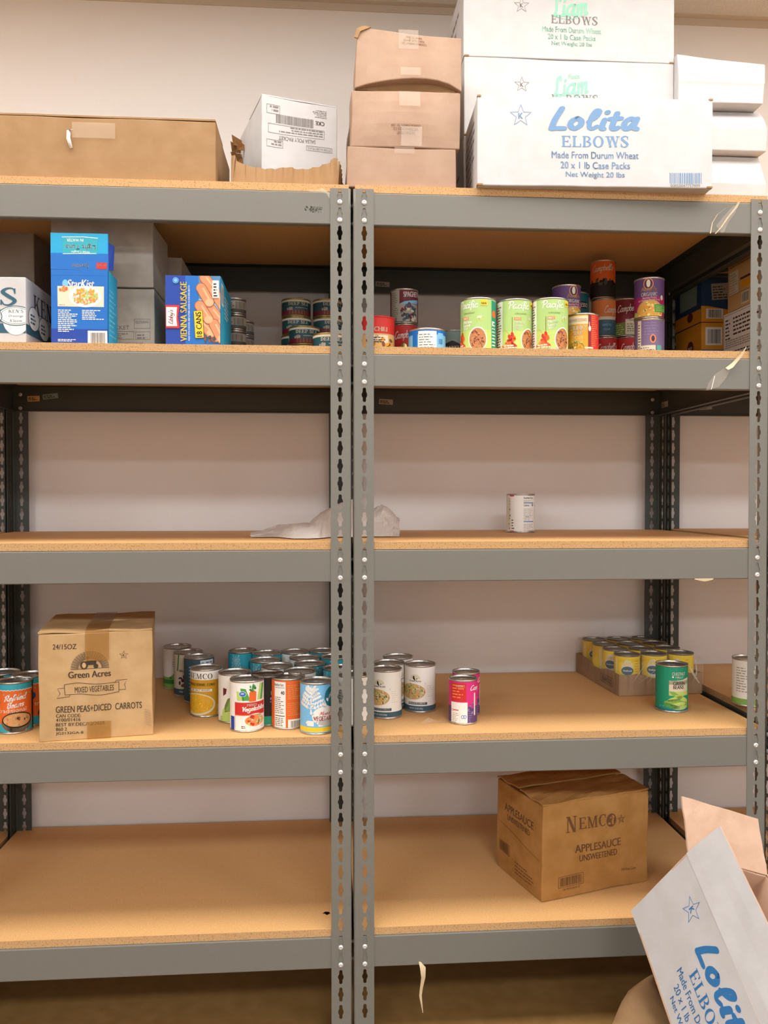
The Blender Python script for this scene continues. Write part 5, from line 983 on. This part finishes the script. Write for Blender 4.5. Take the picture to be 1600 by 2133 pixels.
# shrink-wrapped tray
A0, B0, C_ = onz(1290, 1450.6, T4), onz(1461, 1445, T4), onz(1210, 1397, T4); w_, rz, c = front_place(A0, B0, 1); d = (C_-A0).length*.97; d = min(d, .46)
w_, rz, c = front_place(A0, B0, d); th_ = ony(1290, 1407, A0.y).z-T4
t = thing('can_tray', 'kraft tray of yellow cans shrink-wrapped in clear film, at back of the fourth shelf', 'tray', c, rz); t.location.z = T4
bm = bmesh.new()
for P, Q in (((-1, -1), (1, -1)), ((1, -1), (1, 1)), ((1, 1), (-1, 1)), ((-1, 1), (-1, -1))): wallsheet(bm, (P[0]*w_/2, P[1]*d/2, .001), (Q[0]*w_/2, Q[1]*d/2, .001), lambda s: th_*(1-.22*math.exp(-((s-.5)/.17)**4)), 24)
o = obj('tray_body', mesh_of('tray_body', bm, ['kraft']), t); mod_solid(o, .003, 0); obj('base', boxmesh('base', (-w_/2+.003, -d/2+.003, .0004), (w_/2-.003, d/2-.003, .003), 'kraft'), t)
S_ = Art(); S_.frame(d*.62, .012, d*.9, .034, .0012, 'ink', 1); S_.text('SEAFOOD', d*.76, .016, d*.22, .013, 'ink', 1); bm = bmesh.new(); nm = []; lay(bm, S_, lambda x, y, l: (-w_/2-.0032-.0002*l, d/2-x, y+.004), nm, .01); obj('printed_panel', mesh_of('printed_panel', bm, nm), t)
kd, kh_ = KIND['yellow'][:2]; nx, ny = 3, 4; px_ = (w_-.008-kd)/(nx-1); py_ = (d-.012-kd)/(ny-1)
for j in range(ny):
    for i in range(nx):
        l_ = Vector((-w_/2+.004+kd/2+i*px_, -d/2+.006+kd/2+j*py_, 0)); q_ = Vector((c.x+l_.x*cos(rz)-l_.y*sin(rz), c.y+l_.x*sin(rz)+l_.y*cos(rz)))
        can('yellow', q_.x, q_.y, T4+.0032, (8, -20, 40)[(i+j) % 3] if j else (6, 0, -10)[i], 'yellow can in the shrink-wrapped tray: %s column, %s' % (('left', 'middle', 'right')[i], ('front row', 'second row from the front', 'third row from the front', 'back row')[j]), 'yellow cans in the shrink-wrapped tray')
bm = bmesh.new(); n = 44; m_ = 30; zc = .0034+kh_+.0015
def filmz(x, y):
    f = 1.0
    ex = max(0, abs(x)/(w_/2)-.86)/.14; ey = max(0, abs(y)/(d/2)-.90)/.10
    return zc+.0025*noise.noise(Vector((x*40, y*40, 1)))*(1-max(ex, ey))-.012*max(ex, ey)**2
g = [[bm.verts.new((-w_/2-.003+(w_+.006)*i/m_, -d/2-.003+(d+.006)*j/n, filmz(-w_/2+w_*i/m_, -d/2+d*j/n))) for j in range(n+1)] for i in range(m_+1)]
for i in range(m_):
    for j in range(n): bm.faces.new((g[i][j], g[i+1][j], g[i+1][j+1], g[i][j+1])).smooth = True
def skirt(edge, nrm):
    prev = edge
    for k in range(1, 9):
        cur = []
        for s, v in enumerate(edge):
            q = k/8; z = v.co.z*(1-q)+.004*q; cur.append(bm.verts.new(Vector((v.co.x, v.co.y, z))+Vector(nrm)*(.001+.004*noise.noise(Vector((s*.35, q*2.5+s*.15, nrm[0]*3+nrm[1]))))))
        for a in range(len(prev)-1): bm.faces.new((prev[a], prev[a+1], cur[a+1], cur[a])).smooth = True
        prev = cur
skirt([g[i][0] for i in range(m_+1)], (0, -1, 0)); skirt([g[0][j] for j in range(n+1)], (-1, 0, 0)); skirt([g[m_][j] for j in range(n+1)], (1, 0, 0))
obj('film', mesh_of('film', bm, ['film']), t)
q = random.Random(9)
def fold_glint(P, W): 
    bm = bmesh.new(); A = []
    for p, w2 in zip(P, W): A.append((bm.verts.new((p[0]-w2, -d/2-.0085, p[1])), bm.verts.new((p[0]+w2, -d/2-.0075, p[1]+w2*.4))))
    for a, b in zip(A, A[1:]): bm.faces.new((a[0], a[1], b[1], b[0])).smooth = True
    obj('film_fold_glint', mesh_of('film_fold_glint', bm, ['film_fold_glint']), t)  # whitish strips along the film's wrinkles, their bright glints put in as colour
zt_ = zc-.01
for x0, x1, z1, x2, z2, w2 in ((-.38, -.30, .55, -.18, .95, .002), (-.34, -.22, .45, -.05, .75, .0035), (-.2, -.12, .5, .06, .98, .002), (.12, .05, .35, -.08, .62, .003), (.36, .42, .6, .40, .97, .002), (.46, .40, .5, .33, .8, .003), (-.05, .0, .3, .02, .5, .002)):
    fold_glint(catmull([(w_*x0, .01+.2*zt_), (w_*x1, zt_*z1), (w_*x2, zt_*z2)], 5), [.0004]+[w2*.6]*3+[w2]*4+[w2*.5]*2+[.0004])
# third shelf
p = onz(1084.5, 1109, T3); can('white', p.x, min(p.y, .5), T3, 0, 'lone white can with nutrition panel on the nearly empty third shelf')
# second shelf, left unit
def at(kind, u, Y, z, rot, label, group=None, **k):
    return can(kind, X(u, Y, 680), Y, z, rot, label, group, **k)
p = X(435, .32, 570); can('darktin', p, .32, T2, 0, 'dark can behind the blue sausage carton, only its lid showing')
kk = KIND['darktin'][1]
t = SC.objects[-1]
GS = 'small grey cans stacked behind the blue sausage carton'
hs = KIND['small'][1]+.0008
for i, w_n in enumerate(('bottom', 'second', 'third', 'top')): at('small', 491, .26, T2+i*hs, 10*i, '%s small grey can of the stack at the right of the sausage carton' % w_n, GS)
for i, w_n in enumerate(('bottom', 'middle', 'top')): at('small', 508, .33, T2+i*hs, 30, '%s small dark can of the rear stack behind the small grey cans' % w_n, GS)
GD = 'flat fish cans stacked beside the left post'; hd = KIND['deep'][1]+.0004
def stack(u, Y, n, rots, where):
    for i in range(n):
        at('deep', u+(0, -1, 1, 0, -1)[i], Y, T2+i*hd, rots[i], '%s flat teal fish can of the %s' % ((('only',) if n == 1 else ('bottom', 'top') if n == 2 else ('bottom', 'middle', 'top') if n == 3 else ('bottom', 'second', 'third', 'top'))[i], where), GD)
stack(617, .40, 4, (0, 8, 0, 5), 'tall rear stack, left of the two tall stacks')
stack(682, .40, 4, (0, 10, 25, 20), 'tall rear stack next to the left post')
stack(635, .285, 2, (0, 4), 'shorter stack in front of the two tall ones')
b_ = stack(686, .13, 1, (6,), 'front, half behind the left post')
# second shelf, middle unit
def rim_top(u, v, Y): return ony(u, v, Y).z
t = at('redtub', 786, .12, T2, 12, 'red can with red lid, half hidden by the post at left of the middle unit')
at('soup', 843, .28, T2, -4, 'red soup can with white script under the maroon pasta can')
at('spag', 842, .28, T2+KIND['soup'][1]+.0006, 2, 'maroon and grey pasta can stacked on the red soup can')
at('tunablue', 889.5, .085, T2, 0, 'flat blue and white tuna can with nutrition panel')
GC = 'grey green soup cans behind the tuna can'
at('chunkyg', 896, .33, T2, 0, 'grey green soup can behind the blue tuna can', GC); at('chunkyg', 944, .33, T2, -4, 'grey green soup can between the tuna can and the first green can', GC)
GPc = 'light green lentil soup cans'
at('pac', 996, .072, T2, -42, 'leftmost light green lentil soup can, turned to show a dark side panel', GPc)
at('pac', 1072, .078, T2, 10, 'middle light green lentil soup can', GPc)
at('pac', 1146, .062, T2, 4, 'rightmost light green lentil soup can', GPc)
at('chunkyo', 1213, .10, T2, -6, 'orange chicken noodle soup can with red side')
at('annieback', 1181, .235, T2, 0, 'purple can under the purple pasta soup can, hidden behind the light green cans')
at('annie', 1180, .235, T2+KIND['annieback'][1]+.0006, 30, 'purple organic soup can behind the rightmost light green can')
at('prog', 1198, .42, T2, 10, 'lower blue soup can behind the orange chicken noodle can'); at('prog', 1198, .42, T2+.1106, 14, 'upper blue soup can behind the purple organic soup can')
hs_ = KIND['soup'][1]+.0006; h2_ = KIND['duskblue'][1]+.0006
at('soup', 1261, .41, T2, 6, 'red soup can at the bottom of the tallest stack'); at('duskblue', 1258, .41, T2+hs_, 8, 'orange and slate soup can in the middle of the tallest stack'); at('night', 1255.5, .41, T2+hs_+h2_, 0, 'orange and black soup can on top of the tallest stack')
at('soup', 1310, .40, T2, 6, 'red soup can under the dark red can, beside the purple stack'); at('maroon', 1304, .40, T2+hs_, 12, 'dark red soup can with cream panel stacked left of the purple stack')
at('annieback', 1353, .155, T2, 4, 'lower purple can of the right stack, nutrition side showing'); at('annie', 1352, .155, T2+KIND['annieback'][1]+.0006, -3, 'upper purple and magenta organic pasta soup can of the right stack')
# small grey tub on the navy carton
xq = X(1502, .36, 580); zq = [o for o in SC.objects if o.get('label', '').startswith('upper navy')][0]; zz = zq.location.z+max(v.co.z for v in zq.children[0].data.vertices)
bm = bmesh.new(); lathe(bm, [(.024, 0), (.028, .002), (.029, .02), (.0285, .028), (.0315, .029), (.0315, .036), (.029, .038), (0, .038)], 40); o = obj('plastic_tub', mesh_of('plastic_tub', bm, ['grey_teal']), None, (X(1503, .36, 580), .36, zz+.0005)); tag(o, 'small pale grey tub lying on top of the navy and orange carton', 'tub')

# crumpled sheet of packing paper bridging the two units on the third shelf
bm = bmesh.new(); ST = [(522, 1113, 1112, 1111), (548, 1116, 1107, 1108), (580, 1119, 1098, 1105), (612, 1122, 1094, 1104), (645, 1122, 1092, 1102), (668, 1121, 1072, 1098), (690, 1119, 1060, 1095), (712, 1118, 1050, 1095), (734, 1119, 1045, 1098), (756, 1118, 1056, 1100), (778, 1117, 1064, 1100), (797, 1113, 1052, 1095), (815, 1110, 1066, 1098), (832, 1107, 1085, 1100)]
NR = 10; G = []
for i in range(len(ST)*4-3):
    a = i/4; k = min(int(a), len(ST)-2); f = a-k; S = [ST[k][j]*(1-f)+ST[k+1][j]*f for j in range(4)]
    yf = onz(S[0], S[1], T3+.002).y; col_ = []
    for j in range(NR+1):
        q = j/NR; yy = max(.03, min(yf, .2))+.17*q*min(1, .3+i/12); ridge = ony(S[0], S[2], max(.03, min(yf, .2))+.07).z-T3
        z = .0025+max(0, ridge)*(sin(pi*min(1, q*1.25)*.5)**1.3 if q < .8 else 1-.55*(q-.8)/.2)
        z += .004*noise.noise(Vector((i*.35, j*.8, 2)))*min(1, q*4); col_.append(bm.verts.new((X(S[0], yy, S[1])+.006*noise.noise(Vector((i*.5, j*.6, 7))), yy+.006*noise.noise(Vector((i*.4, j*.5, 11))), T3+max(.0015, z))))
    G.append(col_)
for i in range(len(G)-1):
    for j in range(NR): bm.faces.new((G[i][j], G[i+1][j], G[i+1][j+1], G[i][j+1]))
o = obj('packing_paper', mesh_of('packing_paper', bm, ['paper'])); mod_solid(o, .0006, 0); tag(o, 'crumpled white packing paper on the third shelf, bridging both units behind the posts', 'paper')
